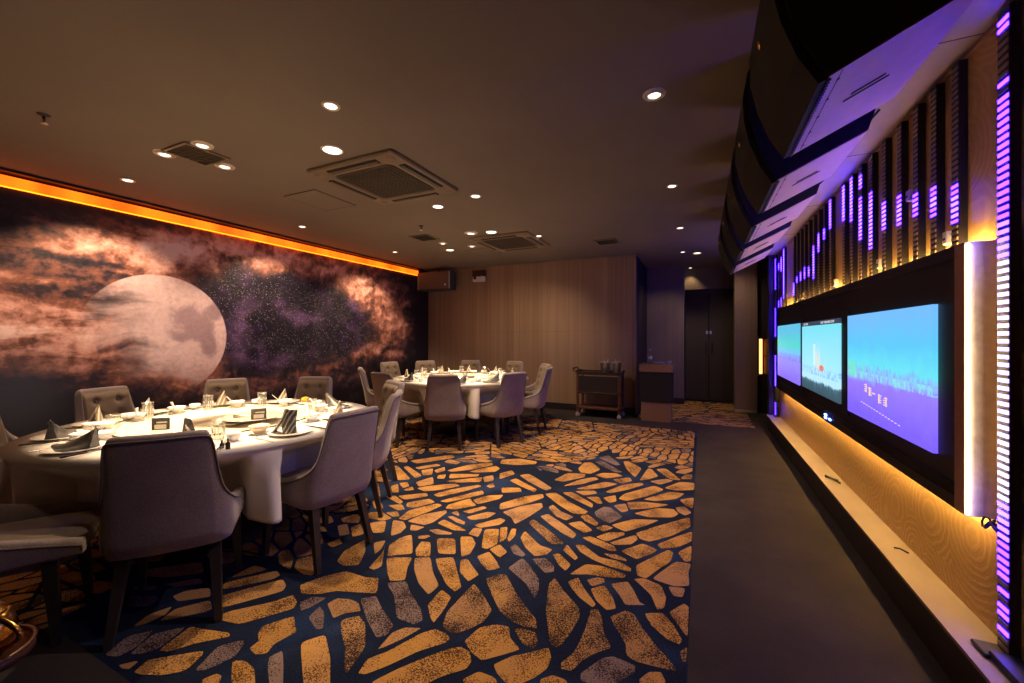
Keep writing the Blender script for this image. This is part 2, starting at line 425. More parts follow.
# floor: carpet with woven stones, plain strip beside it
STONES = "g-242,141,-242,154,-231,155,-236,147|g-236,132,-240,136,-225,156,-219,154,-219,150,-230,137|g-230,128,-214,152,-207,149,-204,145,-219,123|g-215,115,-213,123,-200,137,-196,145,-189,142,-186,138,-199,120,-210,118|g-214,95,-218,109,-212,110,-198,114,-195,113,-205,104,-209,97|g-211,83,-214,90,-209,95,-196,105,-193,103,-190,96,-190,93,-196,87,-207,83|p-188,96,-193,107,-187,114,-185,113,-181,107,-183,101,-185,97|g-179,105,-174,107,-167,106,-158,101,-166,97|g-186,119,-189,124,-181,136,-173,131,-169,129,-171,118,-169,113,-173,110,-180,111,-181,116|p-164,108,-169,113,-167,119,-163,118,-155,113,-142,103,-149,100|g-180,94,-178,98,-175,98,-172,95,-172,91|p-232,84,-237,93,-231,100,-226,92,-226,86|p-223,89,-228,99,-220,108,-216,96,-219,91|t-221,83,-216,89,-214,89,-212,84,-216,82|t-236,105,-239,113,-231,124,-222,120,-229,112|t-243,98,-246,105,-243,113,-239,108,-240,101|p-264,104,-272,108,-261,114,-256,113,-254,108|t-272,120,-257,135,-248,132,-258,121|t-252,118,-251,123,-243,130,-234,126,-245,117|t-298,122,-275,143,-261,137,-275,126,-291,120|p-283,112,-271,120,-266,118,-272,112|g-200,153,-194,165,-187,173,-173,173,-166,176,-157,165,-168,161,-178,158,-184,152,-192,148|p-187,143,-185,148,-178,151,-179,143,-181,139|p-173,137,-175,145,-169,142,-161,135,-163,133|t-173,148,-172,153,-166,155,-160,155,-154,151,-160,147,-162,142,-167,145|g-162,124,-156,132,-143,123,-130,112,-139,108|d-157,142,-152,148,-145,145,-135,135,-132,127,-131,121,-134,123,-142,131,-150,136|p-161,158,-155,163,-146,157,-132,150,-131,144,-134,141,-146,148|p-158,174,-149,180,-141,173,-128,165,-122,159,-124,155,-134,155,-147,168|t-128,136,-129,146,-126,151,-119,154,-123,145,-126,139|g-126,123,-128,130,-123,137,-117,151,-113,156,-107,156,-103,154,-104,151,-112,142,-118,131,-123,124|g-118,122,-113,131,-106,141,-100,149,-96,152,-91,151,-88,147,-88,143,-95,136,-98,131,-101,124,-111,119|g-126,169,-127,182,-119,179,-117,169,-116,160,-119,162|g-176,194,-162,201,-158,191,-151,181,-158,177,-165,183|t-160,201,-152,206,-141,193,-131,185,-131,176,-142,182,-152,191|g-148,206,-139,212,-129,200,-119,189,-120,184,-128,188,-140,198|g-133,211,-130,214,-122,207,-116,203,-118,195,-127,201|g-126,219,-122,227,-114,220,-108,214,-113,209,-120,214|g-178,180,-181,190,-184,201,-194,213,-171,185,-173,180|d-111,161,-114,169,-114,182,-114,194,-105,188,-95,179,-95,170,-99,163,-103,158,-109,159|g-86,138,-82,144,-75,144,-71,140,-77,133|g-96,156,-94,166,-88,171,-82,172,-79,166,-72,162,-78,156,-84,150,-90,152|g-78,150,-73,157,-67,162,-61,168,-58,163,-58,157,-61,151,-65,146,-69,144,-75,147|d-110,201,-105,208,-101,209,-91,198,-81,189,-73,183,-70,177,-76,176,-84,177,-91,181,-100,190|p-103,216,-100,229,-93,224,-83,213,-80,205,-79,197,-88,207,-98,213|p-94,231,-87,235,-80,230,-78,224,-82,221,-88,226|g-84,241,-81,244,-71,235,-72,228,-77,232|g-82,248,-81,260,-67,244,-69,238,-76,243|d-76,211,-75,218,-67,209,-56,199,-54,193,-55,180,-57,170,-61,171,-65,180,-70,191|d-79,172,-75,174,-69,174,-66,168,-67,165,-72,166|g-70,224,-64,240,-54,243,-38,239,-38,235,-47,231,-60,229|g-67,218,-63,224,-58,216,-49,206,-50,203,-58,208,-63,213|t-58,224,-53,229,-50,229,-49,226,-54,220|g-54,217,-48,223,-42,214,-39,207,-43,204,-49,209|t-45,226,-37,232,-33,225,-29,217,-26,216,-35,212,-39,219|g-34,236,-29,239,-20,236,-17,227,-17,218,-20,215,-24,226,-30,232|t-16,237,-8,239,-9,231,-13,230|t-25,241,-14,265,-5,266,-7,255,-6,243,-13,239|g-35,251,-19,278,-16,275,-17,264,-24,250,-28,240,-33,241|g-14,215,-8,225,-5,223,-5,201,-8,205|g-25,209,-17,213,-12,206,-8,198,-9,195,-14,196,-21,202|d-40,199,-34,207,-30,206,-25,198,-20,191,-13,184,-9,179,-14,178,-25,177,-29,179,-30,185,-35,192|d-50,200,-47,202,-44,197,-41,187,-36,180,-41,175,-45,169,-48,161,-52,160,-53,163,-50,170,-49,176,-49,187|p-44,161,-38,172,-34,175,-25,174,-25,170,-31,162,-39,158,-43,158|g-22,168,-19,173,-15,175,-13,171,-16,164,-20,162|g-58,151,-54,155,-49,155,-45,150,-54,146|d-8,190,-5,194,-5,186,-7,185|g-76,259,-71,262,-58,251,-44,251,-36,246,-36,242,-49,242,-61,245,-71,252|g-59,256,-49,260,-40,256,-39,252,-50,251|g-46,264,-35,279,-26,275,-27,271,-36,258,-43,262|g-55,271,-41,289,-39,283,-42,275,-51,270|g-73,270,-68,274,-52,268,-49,263,-52,261,-64,265|g-65,275,-58,285,-49,289,-48,286,-57,272|g-68,288,-63,295,-57,293,-62,285|g-91,286,-81,296,-67,283,-73,275|g-83,301,-79,307,-68,296,-69,291,-77,295|p-75,313,-71,326,-66,327,-54,314,-61,299,-71,305|g-59,297,-46,313,-28,320,-37,306,-48,291|g-41,292,-29,308,-8,335,-7,318,-19,298,-31,284,-37,285|g-26,282,-16,297,-5,311,-5,296,-14,284,-23,278|g-13,277,-5,290,-5,270,-9,268|t-113,289,-108,297,-91,286,-76,273,-77,264,-88,269,-102,279|d-117,275,-115,285,-100,274,-81,260,-81,255,-89,251,-103,262|g-111,252,-112,262,-96,248,-87,247,-88,240,-94,235,-103,242|t-112,307,-110,314,-100,305,-86,298,-90,289,-100,292|g-123,331,-115,338,-98,323,-80,312,-82,306,-90,304,-105,315|g-113,341,-103,347,-78,328,-77,318,-92,326|g-104,348,-85,359,-80,352,-91,340|g-91,340,-79,347,-71,331,-76,328|g-75,344,-67,354,-64,342,-68,336|t-64,332,-56,340,-52,327,-56,322|g-55,343,-45,349,-23,353,-37,339,-51,330|g-47,324,-32,341,-20,345,-16,337,-20,329,-36,322|t-18,349,-12,354,-7,344,-11,337,-16,341|g-16,367,-5,377,-6,353,-11,357|g-44,355,-25,382,-13,383,-19,368,-34,356|g-63,348,-60,361,-39,392,-30,385,-42,364,-56,346|g-78,357,-67,383,-50,397,-46,391,-59,369,-72,355|g-30,390,-18,412,-5,415,-5,396,-20,388|g-102,354,-82,383,-70,382,-80,367,-92,357|g-127,367,-121,392,-104,396,-103,387,-117,367|g-117,352,-107,379,-93,394,-87,388,-99,366|t-162,365,-155,373,-122,347,-125,339,-146,352|g-167,348,-163,358,-131,338,-131,329,-152,338|g-149,297,-137,318,-125,330,-121,323,-130,305,-144,286|t-140,283,-132,298,-119,312,-115,304,-119,283,-123,269,-130,278|g-130,259,-126,262,-120,248,-121,240|g-119,248,-122,261,-119,262,-116,253,-116,244|p-112,238,-111,243,-100,234,-101,231,-107,232|g-115,410,-115,431,-107,435,-94,416,-100,399,-110,399|g-77,453,-72,457,-56,438,-58,407,-69,428|g-53,400,-50,440,-46,439,-38,420,-46,407|g-97,396,-91,408,-76,413,-67,406,-83,390|g-79,392,-62,407,-57,396,-67,382|p-107,439,-100,449,-69,416,-78,412|p-105,456,-96,470,-78,441,-82,436|g-166,329,-148,337,-141,328,-150,320,-159,316|g-182,362,-175,375,-168,366,-175,347|t-44,402,-30,416,-24,413,-34,397|g-42,441,-33,448,-17,418,-27,416|g-196,390,-200,403,-184,415,-163,413,-161,405,-177,393|g-177,196,-185,207,-185,218,-181,224,-165,205,-173,200|g-166,210,-169,219,-163,221,-153,207,-161,204|g-162,227,-151,232,-140,216,-150,212|g-149,236,-142,239,-135,232,-132,220,-135,215|g-178,224,-172,230,-166,230,-168,222,-174,220|t-177,234,-171,240,-155,239,-155,235,-166,230|g-175,246,-174,253,-155,247,-150,245,-159,242|t-177,258,-173,262,-156,257,-154,251,-162,251|t-197,239,-194,252,-182,267,-179,263,-179,246,-182,240|g-206,240,-208,255,-196,275,-190,273,-194,256,-200,240|g-215,260,-219,266,-208,280,-199,276,-208,260|g-232,295,-227,303,-208,319,-200,316,-211,301,-221,292|g-212,288,-206,303,-186,328,-180,325,-188,306,-203,284|g-197,280,-177,315,-171,309,-176,300,-190,280|g-184,270,-186,277,-177,295,-172,290,-165,285,-176,272|g-173,294,-166,307,-155,314,-154,305,-165,288|g-169,271,-159,286,-155,284,-162,270|g-161,264,-151,278,-144,279,-146,269,-155,261|t-178,265,-174,272,-167,266,-165,261,-173,262|g-149,255,-137,273,-132,271,-133,263,-143,253|t-146,242,-147,251,-141,252,-138,241|g-129,230,-139,252,-130,257,-122,238,-125,230|g-123,230,-120,238,-112,232,-113,224|t-193,217,-208,236,-199,237,-192,231,-190,223|g-220,225,-212,233,-201,219,-207,215|g-231,231,-233,239,-225,243,-211,238,-215,232|g-245,222,-241,232,-234,229,-228,222,-239,218|t-186,229,-191,236,-180,237,-182,231|g-219,321,-193,345,-188,333,-208,322|g-221,326,-229,340,-198,353,-196,345|g-231,321,-237,332,-229,339,-222,325|g-235,347,-225,371,-206,389,-201,382,-214,360,-228,346|t-243,307,-237,325,-225,310,-233,299|g-294,333,-292,338,-252,311,-264,303|g-282,336,-282,342,-249,324,-250,315|g-291,357,-261,396,-252,387,-277,352|g-255,298,-250,303,-242,296,-244,290|g-257,289,-255,296,-241,281,-245,277|g-236,274,-218,289,-212,284,-225,270|g-244,268,-238,273,-224,266,-223,261|g-230,255,-221,261,-213,255,-216,251|g-222,244,-215,249,-208,243,-213,241|g-271,341,-257,360,-250,357,-263,338|g-259,336,-252,346,-242,331,-248,325|g-247,342,-244,355,-237,346,-240,336|g-213,354,-197,381,-189,375,-189,364,-206,354|g-180,325,-177,338,-168,328,-172,321|t-192,345,-186,354,-179,342,-184,334|g-201,179,-206,189,-205,205,-194,194,-186,181,-194,177|g-199,205,-192,213,-185,201,-184,191|g-227,214,-225,221,-212,211,-216,205|t-238,212,-234,217,-221,207,-225,202|g-224,191,-222,199,-215,195,-217,189|g-273,285,-273,290,-248,266,-254,266|g-247,255,-246,262,-229,249,-235,246"
def chaikin(p, k=2):
    for it in range(k):
        q = []; c1 = (.90, .80)[it]; c2 = 1-c1
        for i in range(len(p)):
            a, b = p[i], p[(i+1) % len(p)]
            q.append((a[0]*c1+b[0]*c2, a[1]*c1+b[1]*c2)); q.append((a[0]*c2+b[0]*c1, a[1]*c2+b[1]*c1))
        p = q
    return p
def area(p): return .5*sum(p[i][0]*p[(i+1)%len(p)][1]-p[(i+1)%len(p)][0]*p[i][1] for i in range(len(p)))
def clip(poly, nx, ny, d):                    # keep nx*x+ny*y <= d
    out = []
    for i in range(len(poly)):
        a, b = poly[i], poly[(i+1) % len(poly)]
        da = nx*a[0]+ny*a[1]-d; db = nx*b[0]+ny*b[1]-d
        if da <= 0: out.append(a)
        if (da < 0 < db) or (db < 0 < da):
            t = da/(da-db); out.append((a[0]+(b[0]-a[0])*t, a[1]+(b[1]-a[1])*t))
    return out
def inset(poly, g):
    if area(poly) < 0: poly = poly[::-1]
    out = poly
    for i in range(len(poly)):
        a, b = poly[i], poly[(i+1) % len(poly)]
        ex, ey = b[0]-a[0], b[1]-a[1]; l = math.hypot(ex, ey)
        if l < 1e-6: continue
        nx, ny = ey/l, -ex/l
        out = clip(out, nx, ny, nx*a[0]+ny*a[1]-g)
        if len(out) < 3: return None
    return out
def cell(i, pts, box, k=16):
    p = pts[i]; poly = box
    near = sorted(range(len(pts)), key=lambda j: (pts[j][0]-p[0])**2+(pts[j][1]-p[1])**2)[1:k+1]
    for j in near:
        q = pts[j]; nx, ny = q[0]-p[0], q[1]-p[1]
        poly = clip(poly, nx, ny, (q[0]**2+q[1]**2-p[0]**2-p[1]**2)/2)
        if len(poly) < 3: return None
    return poly
def inside(p, poly):
    c = False
    for i in range(len(poly)):
        a, b = poly[i], poly[i-1]
        if (a[1] > p[1]) != (b[1] > p[1]) and p[0] < (b[0]-a[0])*(p[1]-a[1])/(b[1]-a[1])+a[0]: c = not c
    return c
traced = []
for s in STONES.split('|'):
    n = [int(k)/100 for k in s[1:].split(',')]
    traced.append((s[0], list(zip(n[::2], n[1::2]))))
tb = []
for c, p in traced:
    xs = [q[0] for q in p]; ys = [q[1] for q in p]
    tb.append((min(xs)-.03, max(xs)+.03, min(ys)-.03, max(ys)+.03, [(x+(x-sum(xs)/len(xs))*.014/(math.hypot(x-sum(xs)/len(xs), y-sum(ys)/len(ys)) or 1), y+(y-sum(ys)/len(ys))*.014/(math.hypot(x-sum(xs)/len(xs), y-sum(ys)/len(ys)) or 1)) for x, y in p]))
def near_traced(p):
    for x0, x1, y0, y1, poly in tb:
        if x0-.02 < p[0] < x1+.02 and y0-.02 < p[1] < y1+.02 and inside(p, poly): return True
    return False
mi_of = {'g': 1, 't': 2, 'p': 3, 'd': 4}
def grow(p):
    cx = sum(q[0] for q in p)/len(p); cy = sum(q[1] for q in p)/len(p); o = []
    for x, y in p:
        d = math.hypot(x-cx, y-cy) or 1; k = 1.0+.0045/d
        o.append((min(cx+(x-cx)*k, -.055), cy+(y-cy)*k))
    return o
grown = [grow(p) for c, p in traced]
def dense(p): return [(lerp(a[0], b[0], k/4), lerp(a[1], b[1], k/4)) for a, b in zip(p, p[1:]+p[:1]) for k in range(4)]
stones = []
for i, (c, p) in enumerate(traced):
    xs = [q[0] for q in grown[i]]; ys = [q[1] for q in grown[i]]; hit = False
    for j in range(len(traced)):
        if j == i: continue
        if min(q[0] for q in grown[j]) > max(xs)+.02 or max(q[0] for q in grown[j]) < min(xs)-.02 or min(q[1] for q in grown[j]) > max(ys)+.02 or max(q[1] for q in grown[j]) < min(ys)-.02: continue
        if any(inside(q, grown[j]) for q in dense(grown[i])) or any(inside(q, grown[i]) for q in dense(grown[j])): hit = True; break
    q = p
    if hit:
        cx = sum(k[0] for k in p)/len(p); cy = sum(k[1] for k in p)/len(p); q = []
        for x, y in p:
            d = math.hypot(x-cx, y-cy) or 1; k = max(.6, 1-.013/d); q.append((cx+(x-cx)*k, cy+(y-cy)*k))
        r_ = inset(q, .006)
        if r_ and abs(area(r_)) > .6*abs(area(q)): q = r_
    else: q = grown[i]
    stones.append((mi_of[c], q))
def fill(x0, x1, y0, y1, ppitch, L, W, seed):
    rnd = random.Random(seed); pts = []
    box = [(x0, y0), (x1, y0), (x1, y1), (x0, y1)]
    nx = max(1, round((x1-x0)/ppitch)); ny = max(1, round((y1-y0)/ppitch))
    for i in range(nx):
        for j in range(ny):
            pts.append((x0+(x1-x0)*(i+.5+rnd.uniform(-.4,.4))/nx, y0+(y1-y0)*(j+.5+rnd.uniform(-.4,.4))/ny))
    for i, p in enumerate(pts):
        patch = cell(i, pts, box)
        if not patch: continue
        th = rnd.choice([rnd.gauss(.35, .25), rnd.gauss(-.35, .25), rnd.gauss(.0, .3), rnd.gauss(1.2, .3)])
        ct, st_ = math.cos(th), math.sin(th); seeds = []
        n = int(ppitch/L)+2; mth = int(ppitch/W)+2
        for a in range(-n, n+1):
            for b in range(-mth, mth+1):
                u = (a+.5*(b % 2)+rnd.uniform(-.28,.28)); v = (b+rnd.uniform(-.25,.25))
                seeds.append((u, v))
        loc = [((q[0]-p[0])*ct+(q[1]-p[1])*st_, -(q[0]-p[0])*st_+(q[1]-p[1])*ct) for q in patch]
        loc = [(u/L, v/W) for u, v in loc]
        if area(loc) < 0: loc = loc[::-1]
        for k in range(len(seeds)):
            c = cell(k, seeds, loc, 14)
            if not c or len(c) < 3 or abs(area(c)) < .22: continue
            wpoly = [(p[0]+u*L*ct-v*W*st_, p[1]+u*L*st_+v*W*ct) for u, v in c]
            wp = inset(wpoly, .0095)
            if not wp or abs(area(wp)) < .0016: continue
            cx = sum(q[0] for q in wp)/len(wp); cy = sum(q[1] for q in wp)/len(wp)
            if near_traced((cx, cy)) or any(near_traced(q) for q in wp): continue
            if cx > -2.78 and min(q[1] for q in wp) < .84: continue
            bad = False
            for a_, b_ in zip(wp, wp[1:]+wp[:1]):
                for k_ in (.17, .34, .5, .66, .83):
                    q = (lerp(a_[0], b_[0], k_), lerp(a_[1], b_[1], k_))
                    if near_traced(q) or near_traced((lerp(q[0], cx, .45), lerp(q[1], cy, .45))): bad = True; break
                if bad: break
            if bad: continue
            stones.append((rnd.choices([1, 2, 3, 4], [6, 4, 1.2, 1.5])[0], wp))
fill(XL+.05, -.07, .3, 6.42, .62, .25, .098, 11)
fill(-1.0, .75, 7.0, 9.4, .8, .30, .10, 5)
fl = MB()
fl.add([(XL,-3,0),(XR+.2,-3,0),(XR+.2,10,0),(XL,10,0)], [(0,1,2,3)], 0)
fl.add([(XL,-3,-.1),(XR+.2,-3,-.1),(XR+.2,10,-.1),(XL,10,-.1)], [(3,2,1,0)], 0)
def plainpatch(x0, x1, y0, y1): fl.add([(x0,y0,.0008),(x1,y0,.0008),(x1,y1,.0008),(x0,y1,.0008)], [(0,1,2,3)], 5)
plainpatch(-.05, XR, -3, 6.45); plainpatch(XL, XR, 6.45, 7.0); plainpatch(XL, -1.03, 7.0, 7.3); plainpatch(.75, XR, 7.0, 10); plainpatch(-2.76, -.05, -3, .815)
for mi, p in stones:
    if area(p) < 0: p = p[::-1]
    p = chaikin(p, 2)
    fl.add([(x, y, .0016) for x, y in p], [tuple(range(len(p)))], mi)
struct(fl.build('floor', [M['navy'], M['sg'], M['st'], M['sp'], M['sd'], M['aisle']]))
slab('ceiling', XL-.1, XR+.3, -3, 10, H, H+.1, M['ceil'])
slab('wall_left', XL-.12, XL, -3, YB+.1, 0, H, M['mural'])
slab('wall_back', XL, -1.03, YB, YB+.14, 0, H, M['veneer'])
slab('wall_recess', -1.15, -.31, 8.9, 9.02, 0, H, M['veneer2'])
slab('wall_recess_side', -1.15, -1.03, YB+.14, 8.9, 0, H, M['darkwall'])
slab('wall_passage_side', -.43, -.31, 9.02, 9.7, 0, H, M['darkwall'])
slab('wall_passage_end', -.31, 1.2, 9.6, 9.72, 0, H, M['darkwall'])
slab('wall_right', XR, XR+.14, -3, 7.25, 0, H, M['gold'])
slab('wall_right_far', 1.18, 1.30, 7.25, 9.72, 0, H, M['darkwall'])
slab('wall_front', XL-.12, XR+.2, -3.1, -3, 0, H, M['darkwall'])
slab('wall_column', .56, .91, 8.4, 8.7, .05, H, M['veneer3'])
slab('trim_1', .56, .91, 8.385, 8.7, 0, .05, M['steel'])
slab('wall_column_side', .91, 1.18, 8.45, 8.7, 0, H, M['darkwall'])
slab('baseboard_back', XL+.001, -1.03, YB-.018, YB, 0, .12, M['plinth'])
slab('baseboard_recess', -1.03, -.31, 8.882, 8.9, 0, .12, M['plinth'])
slab('baseboard_left', XL, XL+.018, -3, YB-.02, 0, .10, M['plinth'])
# dark pilaster where the gold wall ends
slab('trim_2', .92, XR, 7.1, 7.25, 0, H, M['darkwall'])
# long low ledge under the gold wall
lg = MB(); lg.box(.90, XR, -3, 7.1, 0, .19, 0); lg.box(.885, XR, -3, 7.1, .19, .205, 1)
struct(lg.build('trim_3', [M['plinth'], M['tan']]))
# soffit the loudspeakers hang in front of
so = MB(); so.box(.83, XR, -3, 7.1, 2.58, 2.6, 0); so.box(.85, XR, -3, 7.1, 2.6, H, 1)
so.box(1.025, XR, -3, 7.1, 2.565, 2.58, 2)
for yy in (1.1, 2.26, 3.42, 4.58, 5.74): so.box(.829, XR, yy-.002, yy+.002, 2.578, 2.581, 1)
struct(so.build('trim_4', [M['tan'], M['darkwall'], M['copper']]))
# bulkhead over the door and the door itself
slab('trim_5', -.31, 1.18, 9.35, 9.6, 2.36, H, M['acgrey'])
d = empty('door_1', (.15, 9.59, 0)); d['kind'] = 'structure'
for sx in (-1, 1):
    leaf = MB().box(.004 if sx > 0 else -.456, .456 if sx > 0 else -.004, -.045, 0, .01, 2.30, bev=.004).build('door_leaf', M['doorwood'], d)
    hb = MB(); hb.box(sx*.06-.012, sx*.06+.012, -.075, -.045, 1.0, 1.25, bev=.004); hb.build('door_handle', M['blackmetal'], leaf)
sgn = MB(); sgn.box(-.055, -.015, -.050, -.045, 1.42, 1.49); sgn.box(.015, .055, -.050, -.045, 1.42, 1.49); sgn.build('door_plate', M['steel'], d)
fr = MB()
for x0, x1, z0, z1 in ((-.50,-.456,0,2.36),(.456,.50,0,2.36),(-.50,.50,2.30,2.36)): fr.box(x0, x1, -.07, .005, z0, z1)
fr.build('door_frame', M['darkwood'], d)
# glowing narrow niche cabinet at the far end of the right wall
t = tag(empty('lit_niche', (1.0, 7.6, 0)), 'narrow amber-lit glass niche beside the far end of the screen wall', 'niche')
b = MB()
b.box(-.165, .18, 0, .10, .72, .76); b.box(-.165, .18, 0, .10, 1.34, 1.38); b.box(-.165, -.15, 0, .10, .76, 1.34); b.box(.16, .18, 0, .10, .76, 1.34); b.box(-.15, .16, .08, .10, .76, 1.34)
b.box(-.10, -.085, -.002, .02, .76, 1.34); b.box(-.085, .16, -.002, .06, 1.05, 1.065)
b.build('niche_frame', M['darkwood'], t)
MB().box(-.148, -.108, .0, .03, .77, 1.33).build('light_strip', M['lampglow'], t)
MB().box(-.10, .158, .06, .078, .77, 1.33).build('back_panel', plain('niche_brass_back', (.45,.28,.14), .4, .3), t)

# ------------------------------------------------------------------ ceiling fixtures
def downlight(x, y, label, kind='spot', r=.045):
    t = tag(empty('downlight', (x, y, H)), label, 'ceiling light', 'recessed ceiling lights')
    if kind == 'disc':
        MB().lathe([(.0001,-.004),(r*.90,-.004),(r*.92,-.002)], 24).build('lens', M['lensglow'], t)
        MB().lathe([(r*.9,-.001),(r*.92,-.007),(r*1.06,-.006),(r*1.12,0)], 24).build('trim_ring', M['ring'], t)
    elif kind == 'gimbal':
        MB().lathe([(r*1.02,-.001),(r*1.04,-.008),(r*1.28,-.007),(r*1.34,0)], 24).build('trim_ring', M['ring'], t)
        MB().lathe([(r*.72,-.003),(r*.74,-.014),(r*.98,-.010),(r*1.0,-.001)], 24).build('lamp_ring', M['ring'], t)
        MB().lathe([(.0001,-.010),(r*.6,-.010),(r*.72,-.004)], 20).build('lens', M['lensglow'], t)
    else:
        MB().lathe([(r*.72,-.001),(r*.75,-.005),(r*1.05,-.006),(r*1.12,0)], 24).build('trim_ring', M['ring'], t)
        MB().lathe([(.0001,-.003),(r*.74,-.003)], 20).build('lens', M['lensglow' if kind == 'spot' else 'lensdim'], t)
    return t
WARM = (1, .70, .41)
def spot(x, y, target, watts, ang=70, blend=.6, col=WARM, r=.03, z=H-.03):
    l = bpy.data.lights.new('spot_lamp', 'SPOT'); l.energy = watts; l.color = col; l.spot_size = R(ang); l.spot_blend = blend; l.shadow_soft_size = r
    o = bpy.data.objects.new('spot_lamp', l); C.objects.link(o); o.location = (x, y, z)
    o.rotation_euler = (Vector(target)-Vector((x, y, z))).to_track_quat('-Z', 'Y').to_euler(); return o
DL = [(-2.08,1.80,'spot','bright recessed downlight straight above the near end of the patterned carpet',.05),
 (-2.56,2.23,'disc','flat white disc light in front of the nearer air-conditioning cassette',.075),
 (-.25,2.52,'gimbal','recessed spotlight nearest the hanging loudspeakers, closest to the camera',.05),
 (-.25,4.13,'spot','second downlight along the aisle beside the loudspeakers',.045),
 (-.25,5.77,'spot','third downlight along the aisle beside the loudspeakers',.045),
 (-.28,7.43,'spot','small downlight at the mouth of the far passage, left of a flat disc',.04),
 (-.06,7.63,'dim','dim disc light at the mouth of the far passage',.07),
 (-2.08,3.58,'spot','bright downlight right behind the nearer air-conditioning cassette',.055),
 (-2.62,3.69,'disc','thin disc light just left behind the nearer air-conditioning cassette',.06),
 (-4.75,1.87,'spot','nearest of three downlights along the mural wall',.05),
 (-4.70,3.62,'spot','middle one of three downlights along the mural wall',.045),
 (-4.69,5.37,'spot','farthest of three downlights along the mural wall',.045),
 (-3.80,1.72,'gimbal','swivel spotlight on the left of the square vent above the near table',.055),
 (-3.37,1.76,'gimbal','swivel spotlight at the top right of the vent above the near table',.055),
 (-3.62,2.06,'gimbal','swivel spotlight behind the square vent above the near table',.055),
 (-2.88,4.83,'gimbal','swivel spotlight at the left corner of the farther air-conditioning cassette',.07),
 (-2.60,4.90,'disc','flat disc light touching the front edge of the farther air-conditioning cassette',.075),
 (-2.09,5.38,'spot','downlight just beyond the right corner of the farther air-conditioning cassette',.045),
 (-3.58,5.17,'gimbal','dim swivel spotlight right of the small vent above the far table',.05),
 (-3.76,5.63,'disc','small round light nearest the corner loudspeaker above the far table',.065),
 (-3.28,5.53,'gimbal','dim swivel spotlight left of the farther air-conditioning cassette',.05)]
for x, y, k, lab, r in DL: downlight(x, y, lab, k, r)
t = tag(empty('downlight', (-.20, 9.22, H)), 'tiny downlight inside the passage above the dark door', 'ceiling light', 'recessed ceiling lights')
MB().lathe([(.028,-.001),(.03,-.005),(.042,-.006),(.046,0)], 18).build('trim_ring', M['ring'], t)
MB().lathe([(.0001,-.003),(.03,-.003)], 16).build('lens', M['lensglow'], t)

def cassette(x, y, label):
    t = tag(empty('ceiling_cassette', (x, y, H)), label, 'air conditioner', 'ceiling air-conditioning cassettes')
    s = .475
    def sq(h, z, rr=.03, n=5):
        o = []
        for cx, cy, a0 in ((h-rr,h-rr,0),(-h+rr,h-rr,PI/2),(-h+rr,-h+rr,PI),(h-rr,-h+rr,1.5*PI)):
            for k in range(n+1):
                a = a0+PI/2*k/n; o.append((cx+rr*math.cos(a), cy+rr*math.sin(a), z))
        return o
    b = MB(); b.loft([sq(s,0), sq(s,-.018), sq(s-.012,-.03), sq(s-.13,-.036,.05), sq(s-.15,-.03,.06), sq(s-.155,-.012,.06)], 0, False, False)
    b.build('panel', M['acgrey'], t)
    g = MB(); g.loft([sq(s-.155,-.016,.06), sq(s-.17,-.03,.06)], 0, True, False)
    for k in range(-6, 7): g.box(-.29, .29, k*.045-.003, k*.045+.003, -.034, -.03)
    for k in range(-6, 7): g.box(k*.045-.003, k*.045+.003, -.29, .29, -.034, -.03)
    g.build('filter_grille', M['acdark'], t)
    for k in range(4):
        Mx = Matrix.Rotation(k*PI/2, 4, 'Z')
        b = MB(); b.box(-.27, .27, s-.105, s-.045, -.0385, -.031, 0, Mx); b.build('air_slot', M['slot'], t)
        b = MB(); b.box(-.265, .265, s-.082, s-.068, -.046, -.038, 0, Mx @ Matrix.Rotation(0, 4, 'X')); b.build('louvre', M['acgrey'], t)
    for sx, sy in ((1,1),(1,-1),(-1,1),(-1,-1)):
        MB().lathe([(.0001,-.042),(.03,-.041),(.042,-.034)], 16, 0, Matrix.Translation((sx*(s-.075), sy*(s-.075), 0))).build('corner_cap', M['acgrey'], t)
cassette(-2.60, 2.87, 'large square air-conditioning cassette nearer the camera, right of the flat discs')
cassette(-2.60, 5.52, 'square air-conditioning cassette farther back, in front of the wood wall')
def vent(x, y, s, label, name='ceiling_vent'):
    t = tag(empty(name, (x, y, H)), label, 'vent')
    b = MB(); w = s*.14
    for Mx in [Matrix.Rotation(k*PI/2, 4, 'Z') for k in range(4)]: b.box(-s, s-w, -s, -s+w, -.012, 0, 0, Mx)
    b.build('vent_frame', M['acgrey'], t)
    b = MB(); b.box(-s+w, s-w, -s+w, s-w, -.004, 0); b.build('vent_mesh', M['acdark'], t)
    b = MB()
    for k in range(-5, 6): b.box(-s+w, s-w, k*s*.15-.004, k*s*.15+.004, -.010, -.004)
    b.build('vent_slats', M['acdark'], t)
vent(-3.58, 1.83, .16, 'small square ceiling vent ringed by three swivel spotlights')
vent(-3.62, 4.77, .16, 'small square ceiling vent above the far table, left of it')
vent(-1.29, 6.13, .16, 'dim grille in the ceiling in front of the wood wall, right of centre')
def hatch(x0, x1, y0, y1, label):
    b = MB(); e = .013
    b.box(x0+e, x1-e, y0+e, y1-e, H-.004, H, 0)
    for a in ((x0,x1,y0,y0+e),(x0,x1,y1-e,y1),(x0,x0+e,y0,y1),(x1-e,x1,y0,y1)): b.box(*a, H-.0015, H, 1)
    o = b.build('access_hatch', [M['ceil'], M['slot']]); tag(o, label, 'hatch'); 
hatch(-3.86, -3.40, 2.75, 3.28, 'flush square access hatch left of the nearer air-conditioning cassette')
hatch(-3.55, -3.10, 5.75, 6.25, 'flush square access hatch above the far table near the wood wall')
